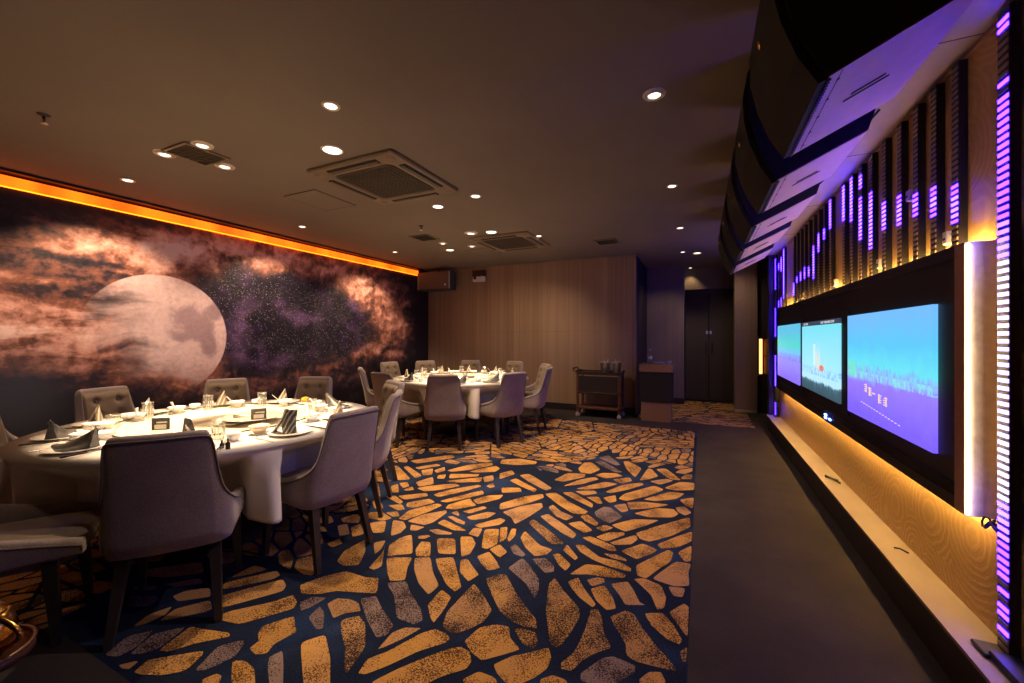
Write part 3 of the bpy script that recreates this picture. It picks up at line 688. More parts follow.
def sprinkler(x, y, label):
    t = tag(empty('sprinkler', (x, y, H)), label, 'sprinkler')
    MB().lathe([(.0001,-.012),(.022,-.010),(.032,-.004),(.034,0)], 16).build('escutcheon', M['blackmetal'], t)
    b = MB(); b.lathe([(.008,-.012),(.008,-.03),(.0001,-.031)], 10); b.tube([(.012,0,-.02),(.014,0,-.04),(.004,0,-.055)], .003, 6); b.tube([(-.012,0,-.02),(-.014,0,-.04),(-.004,0,-.055)], .003, 6)
    b.build('head', M['blackmetal'], t)
    MB().lathe([(.0001,-.06),(.02,-.058),(.02,-.055),(.0001,-.055)], 14).build('deflector', M['steel'], t)
sprinkler(-3.84, 1.09, 'small dark sprinkler head at the upper left of the ceiling')
sprinkler(-3.28, 4.25, 'tiny sprinkler head on the ceiling above the far table')

# orange strip above the mural, tucked into a cove
t = tag(empty('cove_light', (XL, 3.0, 2.7)), 'glowing orange light strip along the top of the mural wall', 'strip light')
b = MB(); b.box(.001, .035, -5.9, 3.92, -.035, .055, bev=.01); b.build('diffuser', M['orange'], t)
b = MB(); b.box(.004, .022, -5.9, 3.9, -.043, -.037); b.build('down_strip', M['orangehot'], t)
b = MB(); b.box(.0, .10, -5.9, 4.0, .075, .0995)
b.build('cove_channel', M['blackmetal'], t)
# ------------------------------------------------------------------ screen wall
X0 = .95
t = tag(empty('video_wall', (X0, 4.43, 1.20)), 'long black cabinet of three lit screens on the gold wall', 'screen cabinet')
ya, yb, za, zb = 2.22, 6.65, .66, 1.745
cx, cy, cz = X0, 4.43, 1.20
def L(b, x0, x1, y0, y1, z0, z1, mi=0): b.box(x0-cx, x1-cx, y0-cy, y1-cy, z0-cz, z1-cz, mi)
b = MB()
L(b, .95, 1.0, ya+.07, yb, zb-.05, zb); L(b, .95, 1.0, ya+.07, yb, za, za+.05); L(b, .95, 1.0, yb-.05, yb, za+.05, zb-.05)
b.build('outer_frame', M['blackplastic'], t)
b = MB(); L(b, .949, 1.0, ya, ya+.07, za, zb); b.build('copper_edge', M['copper'], t)
b = MB(); L(b, .962, 1.0, ya+.07, yb-.05, za+.05, zb-.05); L(b, 1.0, XR, ya+.16, yb-.12, za+.12, zb-.12, 0); b.build('backing_panel', M['blackplastic'], t)
b = MB()
for q in ((3.64, 3.80), (5.06, 5.18)): L(b, .955, .97, *q, .80, 1.56)
b.build('screen_divider', M['blackmetal'], t)
b = MB(); L(b, .952, .966, ya+.08, yb-.06, za+.052, za+.10); b.build('speaker_bar', M['grille'], t)
for nm, y0, y1, z0, z1, k in (('screen',2.45,3.62,.845,1.515,0),('screen',3.82,5.05,.86,1.51,1),('screen',5.19,6.52,.85,1.51,2)):
    mt = screen('lit_screen_picture_%d' % k, y0, y1, z0, z1, k)
    b = MB(); L(b, .945, .965, y0, y1, z0, z1); s_ = b.build(nm, mt.m, t)
    s_['label'] = ['large screen nearest the camera with a violet and cyan seascape', 'middle screen with a pale cyan picture and small captions', 'far screen with a teal to violet picture'][k]
    if k == 0:
        g = MB(); rr = random.Random(3)
        for i, (yy, zz, w) in enumerate(((3.27,1.045,.055),(3.20,1.03,.055),(3.13,1.025,.012),(3.05,1.005,.055),(2.97,1.0,.055))):
            if w < .02: L(g, .9435, .9455, yy-.012, yy+.03, zz-.004, zz+.004); continue
            for q in range(4):
                zz2 = zz+(q-1.5)*.013
                L(g, .9435, .9455, yy-w/2*rr.uniform(.5,1), yy+w/2*rr.uniform(.5,1), zz2-.0028, zz2+.0028)
            for q in range(2):
                y2 = yy+rr.uniform(-.018,.018); L(g, .9435, .9455, y2-.003, y2+.003, zz-.027, zz+.027)
        for i in range(14):
            yy = 3.34-i*.042; L(g, .9435, .9455, yy-.012, yy+.012, .945-i*.0035, .949-i*.0035)
        g.build('lyric_caption', glow('yellow_lyric', (.85,.60,.28), .9), s_)
b = MB(); L(b, .944, .951, 4.17, 4.22, .683, .698); L(b, .944, .951, 4.17, 4.22, .706, .720); L(b, .944, .951, 4.05, 4.09, .69, .702)
b.build('indicator_light', M['blueled'], t)
# warm led strips that edge the cabinet
b = MB(); L(b, 1.001, 1.022, ya+.02, yb-.03, zb-.016, zb-.006); b.build('upper_glow_strip', M['warmstrip'], t)
b = MB(); L(b, 1.001, 1.022, ya+.02, yb-.03, za+.006, za+.016); b.build('lower_glow_strip', M['warmstrip'], t)
b = MB(); L(b, .9545, .9575, ya-.010, ya-.006, za+.005, zb-.005); b.build('end_glow_strip', M['hotstrip'], t)
b = MB(); L(b, 1.0, XR, ya, ya+.012, za, zb); L(b, .962, 1.0, ya-.004, ya, za, zb); b.build('end_panel', plain('cream_end_panel', (.72,.63,.52), .35), t)
b = MB(); pts = []
for i in range(26):
    a = i*.62; pts.append((1.0+.018*math.cos(a)-cx, ya-.03-.02*math.sin(a)-i*.002-cy, za-.005+.018*math.sin(a*1.7)-cz))
b.tube(pts, .004, 6); b.build('cable_coil', M['cable'], t)

def led_bar(yc, lit, label, z0=1.60, z1=2.565, w=.055, xf=1.008, xb=XR, pitch=.0255, dash=.5, kinds=None, group='led bars above the screens', sign=1):
    t = tag(empty('led_bar', (xb, yc, z0)), label, 'light bar', group)
    b = MB(); b.box(xf-xb, 0, -w/2, w/2, 0, z1-z0, bev=.003); b.build('bar_housing', M['blackmetal'], t)
    b = MB(); n = int((z1-z0-.02)/pitch)
    for i in range(n):
        z = z0+.012+i*pitch; k = 0
        for lo, hi in lit:
            if lo-.01 <= z <= hi+.01: k = 1 if (z-lo) > .03 and (hi-z) > .03 else 2
        if kinds: k = kinds(z)
        b.box(xf-xb-.0035, xf-xb+.001, -w*.46, w*.36, z-z0, z-z0+pitch*dash, k)
    b.build('led_strip', [M['offled'], M['purplepink'], M['purple'], M['whiteled']], t)
    return t
BARS = [(2.43,[(1.86,2.02)]),(2.61,[(1.95,2.07)]),(2.79,[(2.0,2.1)]),(2.98,[(1.99,2.15)]),(3.19,[(2.01,2.18)]),(3.4,[(1.93,2.3)]),(3.59,[(2.39,2.49),(2.04,2.32)]),(3.78,[(2.23,2.55)]),(3.96,[(2.26,2.54)]),
 (4.32,[(2.29,2.55)]),(4.51,[(2.25,2.34)]),(4.70,[(2.18,2.34)]),(4.89,[(1.95,2.25)]),(5.08,[(1.98,2.08)]),(5.27,[(1.98,2.09)]),(5.46,[(1.99,2.08)]),(5.65,[(1.98,2.06)]),(5.83,[(1.86,2.01)]),
 (6.48,[(1.89,2.55)]),(6.67,[(2.27,2.46),(1.79,1.9)]),(6.86,[(2.32,2.41),(1.78,1.86)])]
ORD = ['first', 'second', 'third', 'fourth', 'fifth', 'sixth', 'seventh', 'eighth', 'ninth']
for i, (yc, lit) in enumerate(BARS):
    grp, k = ('nearest', i) if i < 9 else (('middle', i-9) if i < 18 else ('farthest', i-18))
    led_bar(yc, lit, '%s black LED bar from the camera in the %s cluster above the screens' % (ORD[k], grp))
def kz(z):
    f = interp([(.2,.2),(.3,.35),(.45,.5),(.55,1.2),(.7,2),(.9,2.6),(1.55,2.6),(1.75,1.8),(1.85,1),(2.2,1.1),(2.3,.2),(2.42,.15),(2.5,1),(2.6,1)], z)
    if f < .3: return 0
    if f < .7: return 2 if int(z*40) % 2 else 0
    if f < 1.5: return 2
    if f < 2.2: return 1
    return 3
tn = led_bar(2.095, [], 'tall LED tower standing on the ledge at the right, beside the cabinet', .222, 2.565, .066, .998, 1.03, .0285, .5, kz, None)
del tn['category']; tn['category'] = 'light tower'; tn.name = 'led_tower'
b = MB(); b.box(-.10, 0, -.045, .045, -.016, 0, bev=.004); b.box(-.085, -.005, -.30, -.03, -.016, .012, bev=.004); b.build('foot', M['blackmetal'], tn)
tn = led_bar(6.99, [], 'far LED tower on the ledge at the end of the screen wall', .222, 2.565, .05, .985, 1.03, .03, .5, lambda z: (2 if z > 1.2 or z < .5 else 1) if math.sin(z*9) > -.4 else 0, None)
del tn['category']; tn['category'] = 'light tower'; tn.name = 'led_tower'
b = MB(); b.box(-.07, 0, -.04, .04, -.016, 0, bev=.004); b.build('foot', M['blackmetal'], tn)
for yy, zz, lab in ((2.52,1.79,'cream control box beside the first LED bar from the camera, near the cabinet top'),(3.30,1.80,'cream control box low between LED bars of the nearest cluster'),(2.89,2.10,'cream control box halfway up between bars of the nearest cluster'),(4.22,1.79,'cream control box in the gap between nearest and middle bar clusters'),(5.36,1.79,'cream control box low between bars of the middle cluster')):
    t = tag(empty('led_controller', (XR, yy, zz)), lab, 'control box')
    b = MB(); b.box(-.03, 0, -.018, .018, 0, .06, bev=.004); b.build('case', M['white'], t); b = MB(); b.box(-.032, -.029, -.010, .010, .02, .03); b.build('switch', M['blackplastic'], t)
# things lying on the ledge
o = MB(); o.tube([(1.0,4.06,.213),(.965,4.10,.214),(.93,4.13,.213)], .006, 8); o.tube([(.94,4.16,.214),(.96,4.07,.222),(.995,3.99,.214)], .007, 8)
tag(o.build('cable_connector', M['cable']), 'dark cable plug lying on the tan ledge under the middle of the cabinet', 'cable')
o = MB(); o.tube([(1.005,2.86,.212),(.985,2.9,.212),(.96,2.9,.212)], .0045, 8)
tag(o.build('cable_stub', M['cable']), 'tiny loose cable stub on the tan ledge nearer the camera', 'cable')

# ------------------------------------------------------------------ hanging loudspeakers
PROF = [(.318,2.125),(.265,2.22),(.222,2.34),(.196,2.46),(.192,2.58),(.212,2.70),(.25,2.78)]
def loudspeaker(y0, y1, label):
    yc = (y0+y1)/2; w = (y1-y0)/2
    t = tag(empty('loudspeaker', (.5, yc, 2.45)), label, 'loudspeaker', 'loudspeakers hanging along the screen wall')
    T = Matrix.Translation((-.5, 0, -2.45))
    poly = [(.341,2.138),(.285,2.24),(.242,2.36),(.22,2.47),(.216,2.58),(.236,2.70),(.27,2.77),(.76,2.77),(.79,2.66),(.685,2.305)]
    b = MB(); b.loft([[(x, -w, z) for x, z in poly], [(x, w, z) for x, z in poly]], 0, True, False, True, T); b.build('cabinet', M['spkside'], t)
    b = MB(); n = len(PROF)
    rows = []
    for yy in (-w+.012, w-.012):
        rows.append([(x, yy, z) for x, z in PROF]+[(x+.022, yy, z+.008) for x, z in PROF[::-1]])
    b.loft(rows, 0, True, False, True, T); b.build('grille', M['grille'], t)
    # pale underside plate, following the tilted bottom
    ux, uz = .685-.341, 2.305-2.138; l = math.hypot(ux, uz); ux /= l; uz /= l; nx, nz = uz, -ux
    def P(a, yy, d): return (.341+ux*a+nx*d, yy, 2.138+uz*a+nz*d)
    def pl(b, a0, a1, y0_, y1_, d0, d1, mi=0):
        vs = [P(a, yy, d) for d in (d0, d1) for a, yy in ((a0,y0_),(a1,y0_),(a1,y1_),(a0,y1_))]
        b.add(vs, [(0,3,2,1),(4,5,6,7),(0,1,5,4),(1,2,6,5),(2,3,7,6),(3,0,4,7)], mi, False, T)
    b = MB(); pl(b, .0, l-.004, -w+.003, w-.003, -.001, .004); b.build('base_plate', M['spkunder'], t)
    b = MB(); pl(b, .035, .038, -w+.01, w-.01, .004, .0046)
    for k in range(5): pl(b, .033, .041, -w+.06+k*(2*w-.12)/4-.004, -w+.06+k*(2*w-.12)/4+.004, .004, .006)
    b.build('seam', M['slot'], t)
    b = MB(); pl(b, .13, .23, -.045, -.033, .004, .0062); pl(b, .115, .25, -.015, -.003, .004, .0062); b.build('port_slot', M['slot'], t)
    b = MB()
    for k in range(34): pl(b, -.006, .006, -w+.02+k*(2*w-.04)/33-.003, -w+.02+k*(2*w-.04)/33+.003, -.002, .010)
    b.build('grille_teeth', M['blackmetal'], t)
    b = MB(); b.lathe([(.0001,.006),(.014,.006),(.016,0)], 14, 0, T @ Matrix.Translation((.199,0,2.46)) @ Matrix.Rotation(-PI/2-.2, 4, 'Y')); b.build('badge', M['brass'], t)
    b = MB()
    for s in (-1, 1): b.box(.42-.5, .60-.5, s*(w-.06)-.012, s*(w-.06)+.012, 2.765-2.45, 2.80-2.45)
    b.build('ceiling_bracket', M['blackmetal'], t)
    b = MB(); b.tube([(.70,.05,2.5),(.74,.08,2.44),(.80,.1,2.50),(.86,.15,2.575)], .006, 6, 0, T); b.build('cable', M['cable'], t)
SP = [(1.47,2.06),(2.34,2.92),(3.24,3.82),(4.10,4.68),(5.02,5.62)]
SL = ['largest black loudspeaker hanging nearest the camera at the top right', 'second hanging loudspeaker from the camera along the screen wall', 'third hanging loudspeaker, middle of the row of five', 'fourth hanging loudspeaker from the camera along the screen wall', 'farthest hanging loudspeaker of the row, near the dark passage']
for (a, b_), lab in zip(SP, SL): loudspeaker(a, b_, lab)

# corner loudspeaker and exit box by the back wall
t = tag(empty('corner_loudspeaker', (-5.0, 6.95, 2.52)), 'wide dark loudspeaker hung in the corner beside the mural and wood wall', 'loudspeaker')
b = MB(); pol = [(-.40,-.06),(.40,-.06),(.44,.0),(.36,.22),(-.36,.22),(-.42,.0)]
b.prism(pol, -.19, .19); b.build('cabinet', plain('dark_grey_cabinet', (.03,.03,.033), .5), t)
b = MB(); b.box(-.385, .385, -.075, -.06, -.175, .175, bev=.006); b.build('grille', plain('grey_speaker_grille', (.085,.088,.092), .5), t)
b = MB(); b.box(-.40,-.375,-.078,-.06,-.18,.18,bev=.004); b.box(.375,.40,-.078,-.06,-.18,.18,bev=.004); b.build('side_trim', plain('pale_trim', (.30,.28,.26), .4), t)
MB().lathe([(.0001,.004),(.02,.004),(.022,0)], 14, 0, Matrix.Translation((.29,-.075,-.09)) @ Matrix.Rotation(PI/2, 4, 'X')).build('badge', M['steel'], t)
b = MB(); b.box(-.03,.03,.06,.12,.19,.28); b.build('ceiling_bracket', M['blackmetal'], t)
t = tag(empty('emergency_light', (-4.135, YB, 2.60)), 'small white twin-lamp emergency light box high on the wood wall', 'emergency light')
b = MB(); b.box(-.13,.13,-.085,0,-.105,-.0,bev=.008); b.build('case', M['white'], t)
b = MB(); b.box(-.15,.15,-.07,0,.0,.13,bev=.006); b.build('battery_box', M['blackmetal'], t)
for sx in (-.075, .075):
    ring = MB().lathe([(.0001,.012),(.026,.010),(.034,.002),(.036,0)], 16, 0, Matrix.Translation((sx,-.085,-.025)) @ Matrix.Rotation(PI/2, 4, 'X')).build('lamp_head', M['steel'] if sx > 0 else M['blackplastic'], t)
b = MB()
for k in range(6): b.box(-.11+k*.038, -.085+k*.038, -.0865, -.084, -.095, -.07)
b.build('label_plate', M['cardwhite'], t)

# ------------------------------------------------------------------ trolley, ice buckets, reception pedestal
t = tag(empty('serving_trolley', (-1.57, 6.95, 0)), 'red-brown wooden serving trolley on castors against the wood wall', 'trolley')
for sx in (-.35, .35):
    for sy in (-.17, .17):
        p = MB(); p.box(sx-.02, sx+.02, sy-.02, sy+.02, .09, .74, bev=.004); q = p.build('leg', M['redwood'], t)
        c = MB(); c.lathe([(.0001,-.014),(.032,-.014),(.036,-.008),(.036,.008),(.032,.014),(.0001,.014)], 16, 0, Matrix.Translation((sx, sy, .037)) @ Matrix.Rotation(PI/2, 4, 'X')); c.box(sx-.006, sx+.006, sy-.02, sy+.02, .035, .09)
        c.build('castor', plain('grey_castor_%d' % (sx > 0), (.35,.31,.33), .4), q)
for z, nm, th in ((.72,'top_tray',.03),(.40,'middle_shelf',.03),(.14,'lower_shelf',.035)):
    b = MB(); b.box(-.37,.37,-.19,.19,z,z+th,bev=.005)
    if z > .7:
        b.box(-.37,.37,-.195,-.18,z+th,z+th+.025); b.box(-.37,.37,.18,.195,z+th,z+th+.025); b.box(-.385,-.365,-.19,.19,z+th,z+th+.04); b.box(.365,.385,-.19,.19,z+th,z+th+.04)
    b.build(nm, M['redwood'] if nm == 'lower_shelf' else M['darkwood'], t)
b = MB(); b.box(-.33,-.0,-.186,-.17,.43,.70); b.box(.0,.33,-.186,-.17,.43,.70); b.build('drawer_front', M['plinth'], t)
b = MB(); b.tube([(-.42,-.15,.77),(-.44,-.15,.82),(-.44,.15,.82),(-.42,.15,.77)], .01, 8); b.build('push_handle', M['blackmetal'], t)
def bucket(x, y, label):
    t = tag(empty('ice_bucket', (x, y, .7505)), label, 'ice bucket', 'steel buckets on the trolley')
    MB().lathe([(.0001,0),(.058,0),(.064,.01),(.082,.17),(.092,.182),(.092,.190),(.080,.186),(.074,.165),(.06,.02),(.0001,.015)], 28).build('bucket_body', M['steel'], t)
    for s in (-1, 1):
        MB().tube([(s*(.084+.022*math.sin(PI*k/6)), -.03+.06*k/6, .165) for k in range(7)], .005, 8).build('handle', M['steel'], t)
    b = MB(); b.tube([(.02,.0,.10),(.03,.01,.2),(.045,.02,.235)], .004, 6); b.tube([(-.02,.0,.10),(-.02,.01,.2),(-.03,.03,.225)], .004, 6); b.build('ice_tongs', M['steel'], t)
bucket(-1.47, 6.90, 'left of two steel ice buckets on the trolley')
bucket(-1.29, 6.95, 'right of two steel ice buckets on the trolley')
t = tag(empty('pedestal_counter', (-.66, 7.06, 0)), 'tall dark pedestal with brown top and base beside the passage', 'pedestal')
MB().box(-.225,.225,-.2,.2,0,.315,bev=.004).build('base_block', M['tanwood'], t)
MB().box(-.235,.245,-.215,.215,.315,.80,bev=.004).build('cabinet_body', M['blackplastic'], t)
MB().box(-.25,.265,-.235,.23,.80,.925,bev=.005).build('top_slab', M['tanwood'], t)
t = tag(empty('water_bottle', (-.76, 7.0, .9255)), 'clear plastic water bottle standing on the pedestal', 'bottle')
MB().lathe([(.0001,0),(.03,0),(.034,.01),(.033,.06),(.031,.08),(.034,.10),(.033,.15),(.02,.19),(.013,.205),(.013,.22)], 20).build('bottle_body', M['glass'], t)
MB().lathe([(.015,.215),(.015,.235),(.0001,.236)], 16).build('cap', M['white'], t)
MB().lathe([(.0345,.075),(.0345,.125)], 20).build('sleeve', plain('pale_blue_sleeve', (.45,.5,.62), .4), t)
o = MB().lathe([(.0001,.004),(.07,.004),(.10,.012),(.125,.026),(.128,.024),(.105,.006),(.08,0),(.0001,0)], 28, 0, Matrix.Diagonal((1,.8,1,1))).build('tray', M['china'], None, (-.60, 7.03, .9255))
tag(o, 'shallow white dish on the pedestal between bottle and cup', 'dish')
o = MB().lathe([(.0001,0),(.025,0),(.036,.05),(.038,.052),(.034,.05),(.022,.006),(.0001,.006)], 20).build('paper_cup', M['china'], None, (-.455, 6.93, .9255))
tag(o, 'small white cup at the right edge of the pedestal', 'cup')

# ------------------------------------------------------------------ brass pot and stand at the lower left
t = tag(empty('pedestal_stand', (-1.874, .394, 0)), 'round dark stand with a rimmed top at the bottom left corner', 'stand')
MB().lathe([(.0001,.0),(.14,.0),(.15,.02),(.06,.04),(.03,.08),(.025,.36),(.06,.434),(.118,.439),(.118,.464),(.112,.466),(.107,.452),(.0001,.450)], 36).build('stand_body', M['redwood'], t)
MB().tube([(.115*math.cos(2*PI*k/40), .115*math.sin(2*PI*k/40), .466) for k in range(40)], .006, 8, closed=True).build('rim', plain('dull_bronze_rim', (.16,.09,.05), .35, .6), t)
t = tag(empty('brass_pot', (-1.874, .394, .4515)), 'brass handled pot on the dark stand at the bottom left corner', 'pot'); t.rotation_euler = (0, 0, R(25))
MB().lathe([(.0001,0),(.05,0),(.075,.03),(.085,.07),(.075,.11),(.06,.125),(.055,.12),(.07,.105),(.078,.07),(.07,.035),(.048,.008),(.0001,.008)], 30).build('pot_body', M['brass'], t)
MB().tube([(.06,0,.118)]+[(.072+.064*math.sin(PI*k/10), 0, .120-.095*(k/10)) for k in range(11)], .0075, 8).build('handle', M['brass'], t)
MB().lathe([(.066,.126),(.05,.14),(.02,.15),(.012,.155),(.016,.17),(.0001,.18)], 24).build('lid', M['brass'], t)
# ------------------------------------------------------------------ chairs
HT = [(0,.925),(.17,.925),(.194,.918),(.205,.89),(.211,.80),(.218,.70),(.232,.648),(.258,.608),(.30,.578),(.37,.548),(.46,.522),(.56,.502),(.66,.486),(.78,.462)]
HB, RC = .17, .078
def hgt(a):
    a = abs(a); return (interp(HT, a-.004)+interp(HT, a)+interp(HT, a+.004))/3
def plan(a, off=0.0):
    s = 1 if a >= 0 else -1; a = abs(a)
    if a <= HB: x, y, nx, ny = a, -.27, 0, 1
    elif a <= HB+RC*PI/2:
        f = (a-HB)/RC; x = HB+RC*math.sin(f); y = -.27+RC*(1-math.cos(f)); nx, ny = -math.sin(f), math.cos(f)
    else:
        u = a-HB-RC*PI/2; x = HB+RC+.03*u; y = -.27+RC+u; nx, ny = -1, 0
    y -= .018*max(0, 1-(a/.2)**2)          # the back bows slightly
    return (x+nx*off)*s, y+ny*off
def surf(a, z, off=0.0):
    x, y = plan(a, off)
    k = max(0, (z-.45)/.465); x *= (1-.10*min(1, k)); y -= .105*k**1.25*(1 if abs(a) < .3 else max(0, 1-(abs(a)-.3)*4))
    kb = max(0, (.45-z)/.11); x *= (1-.10*kb*kb); y += .035*kb*kb*(1 if abs(a) < .4 else 0)
    return (x, y, z)
def zb(a): return .365+.035*sstep(.25, .75, abs(a))
def make_chair(name, label, group):
    t = tag(empty(name), label, 'chair', group)
    A = [-.78+.57*i/20 for i in range(20)]+[-.21+.42*(i/40) for i in range(0)]
    A = sorted(set([round(-.78+1.56*i/60, 4) for i in range(61)]+[round(s_*(.188+.004*i), 4) for s_ in (-1, 1) for i in range(15)])); NA_ = len(A)-1
    TH = .052
    rows = []
    for a in A:
        h = hgt(a); z0 = zb(a); col = []
        for k in range(9): col.append(surf(a, z0+(h-.02-z0)*k/8, 0))
        col.append(surf(a, h-.006, .006)); col.append(surf(a, h, .016)); col.append(surf(a, h, TH-.016)); col.append(surf(a, h-.006, TH-.006))
        zi = .44
        for k in range(6): col.append(surf(a, (h-.02)+(zi-(h-.02))*k/5 if h-.02 > zi else zi, TH))
        col.append(surf(a, zi-.02, TH)); col.append(surf(a, z0, TH))
        rows.append(col)
    b = MB(); b.loft(rows, 0, False, True, True)
    n = len(rows[0]); o = NA_*n
    b.f.append(tuple(range(n))); b.m.append(0); b.sm.append(False)
    b.f.append(tuple(range(o, o+n))[::-1]); b.m.append(0); b.sm.append(False)
    b.build('shell', M['shell'], t)
    # tufted pad on the inside of the back
    spots = [(sx*.085, zz) for sx in (-1, 1) for zz in (.815, .70, .585)]
    b = MB(); NA, NZ = 36, 30; g = []
    for i in range(NA+1):
        a = -.205+.41*i/NA; col = []
        for k in range(NZ+1):
            h = min(hgt(a), .905)-.012; z = .46+(h-.46)*k/NZ
            e = min(i, NA-i)/4; e2 = min(NZ-k, 5)/3
            bul = .030*min(1, max(0, e))**.5*min(1, max(0, e2))**.5
            for px, pz in spots:
                d2 = (a-px)**2+(z-pz)**2
                bul -= .024*math.exp(-d2/.0007)
                bul -= .006*math.exp(-abs(z-pz)/.012)*math.exp(-max(0, abs(a-px)-.0)/.05)
                bul -= .005*math.exp(-abs(a-px)/.012)*math.exp(-abs(z-pz)/.05)
            col.append(surf(a, z, TH-.006+max(bul, -.002)))
        g.append(col)
    b.loft(g, 0, False, True, False); b.build('backrest_pad', M['pad'], t)
    for px, pz in spots:
        p = Vector(surf(px, pz, TH+.006)); q = MB(); q.ball((0,0,0), .011, 10, 1.0); bo = q.build('button', M['pad'], t, p); bo.scale = (1, .55, 1)
    # seat
    def sup(sx, y0, y1, z, n=40):
        sx *= .90; z -= .018
        o = []; cy = (y0+y1)/2; hy = (y1-y0)/2
        for j in range(n):
            a = 2*PI*j/n; c, s_ = math.cos(a), math.sin(a)
            o.append((sx*math.copysign(abs(c)**.45, c), cy+hy*math.copysign(abs(s_)**.45, s_), z))
        return o
    b = MB(); b.loft([sup(.215,-.215,.245,.362), sup(.228,-.22,.262,.375), sup(.231,-.22,.268,.43), sup(.229,-.22,.264,.455), sup(.215,-.21,.25,.474), sup(.17,-.17,.20,.485), sup(.08,-.08,.1,.490)], 0, True, True)
    b.build('seat_cushion', M['pad'], t)
    b = MB(); b.tube([surf(a, hgt(a)-.022, -.003) for a in A], .0045, 6); b.tube([surf(a, zb(a)+.02+(hgt(a)-.03-zb(a))*k, -.001) for a, ks in ((-.748, 1), (.748, 1)) for k in ()] or [surf(.778, zb(.75)+.02, -.002), surf(.778, hgt(.78)-.02, -.002)], .004, 6); b.tube([surf(-.778, zb(.75)+.02, -.002), surf(-.778, hgt(.78)-.02, -.002)], .004, 6)
    b.build('piping', M['piping'], t)
    for sx in (-1, 1):
        for (x0, y0, x1, y1) in ((.165,-.185,.195,-.27), (.20,.18,.215,.205)):
            b = MB(); r0, r1 = .024, .014
            b.loft([[(sx*x0-r0, y0-r0, .375), (sx*x0+r0, y0-r0, .375), (sx*x0+r0, y0+r0, .375), (sx*x0-r0, y0+r0, .375)],
                    [(sx*x1-r1, y1-r1, 0), (sx*x1+r1, y1-r1, 0), (sx*x1+r1, y1+r1, 0), (sx*x1-r1, y1+r1, 0)]], 0, True, False)
            b.build('leg', M['leg'], t)
    return t
T1 = (-3.14, 1.78); T2 = (-3.25, 5.15)      # table centres
K1 = (-3.27, 1.90); K2 = (-3.40, 5.25)      # centres of the two rings of chairs
proto = [None]
def chair(x, y, face, label, group):
    """face: heading of the sitter, degrees from +X"""
    rz = R(face-90)
    if proto[0] is None:
        c = make_chair('dining_chair', label, group); proto[0] = c; c.scale = (1.02, 1.02, 1.02); c.location = (x, y, 0); c.rotation_euler = (0, 0, rz); return c
    d = dup(proto[0], (x, y, 0), rz, label, group); d.scale = (1, 1, 1); return d
G1, G2 = 'upholstered chairs around the near table', 'upholstered chairs around the far table'
def polar(T, phi, r): return (T[0]+r*math.cos(R(phi)), T[1]+r*math.sin(R(phi)))
CH1 = [(-41.5, 1.10, 142, 'big dark chair nearest the camera, its back to us at the near table'),
 (-5, 1.0, 177, 'chair at right front of the near table, lit violet outer back toward us'),
 (33, .93, 212, 'chair at the right of the near table, second behind the violet-backed one'),
 (70, 1.02, 246, 'chair with brown tufted front facing us at far right of near table'),
 (116, 1.04, 296, 'rightmost of three tufted chairs between near table and mural'),
 (151, 1.09, 331, 'middle of three tufted chairs between near table and mural'),
 (188, 1.12, 8, 'leftmost tufted chair between near table and mural, below the moon'),
 (211, 1.07, 33, 'chair cut by the left photo edge at the near table, inner back showing'),
 (272, 1.30, 58, 'chair at lower left corner, only seat and piped arm in view')]
CH1_AT = [polar(K1, ph, r) for ph, r, f, lab in CH1]; CH1_AT[-1] = (-2.88, .715); CH1_AT[0] = (-2.445, 1.185); CH1_AT[1] = (-2.265, 1.855); CH1_AT[2] = (-2.53, 2.385); CH1_AT[7] = (-4.53, 1.16)
for q, (ph, r, f, lab) in zip(CH1_AT, CH1): chair(*q, f, lab, G1)
CH2 = [(-61, 1.08, 119, 'chair at front of the far table with back squarely to the camera'),
 (-27, 1.10, 153, 'second chair from right at the front of the far table'),
 (8, 1.10, 188, 'rightmost near chair of the far table, pale rim and two legs showing'),
 (40, 1.12, 222, 'tufted chair partly hidden behind the rightmost chair of the far table'),
 (76, 1.10, 256, 'right tufted chair behind far table, against lit wood wall'),
 (112, 1.10, 292, 'middle tufted chair behind far table, before the wood wall'),
 (145, 1.12, 325, 'left tufted chair behind far table, near the dark corner'),
 (169, 1.25, 350, 'bright tufted chair at far left of the far table'),
 (219, 1.08, 46, 'tall narrow chair in profile left of the far table'),
 (262, 1.05, 82, 'dark chair back between the profile chair and the far table')]
CH2_AT = [polar(K2, ph, r) for ph, r, f, lab in CH2]; CH2_AT[8] = (CH2_AT[8][0]+.06, CH2_AT[8][1]+.03); CH2_AT[0] = (CH2_AT[0][0]-.04, CH2_AT[0][1]-.02)
for q, (ph, r, f, lab) in zip(CH2_AT, CH2): chair(*q, f, lab, G2)

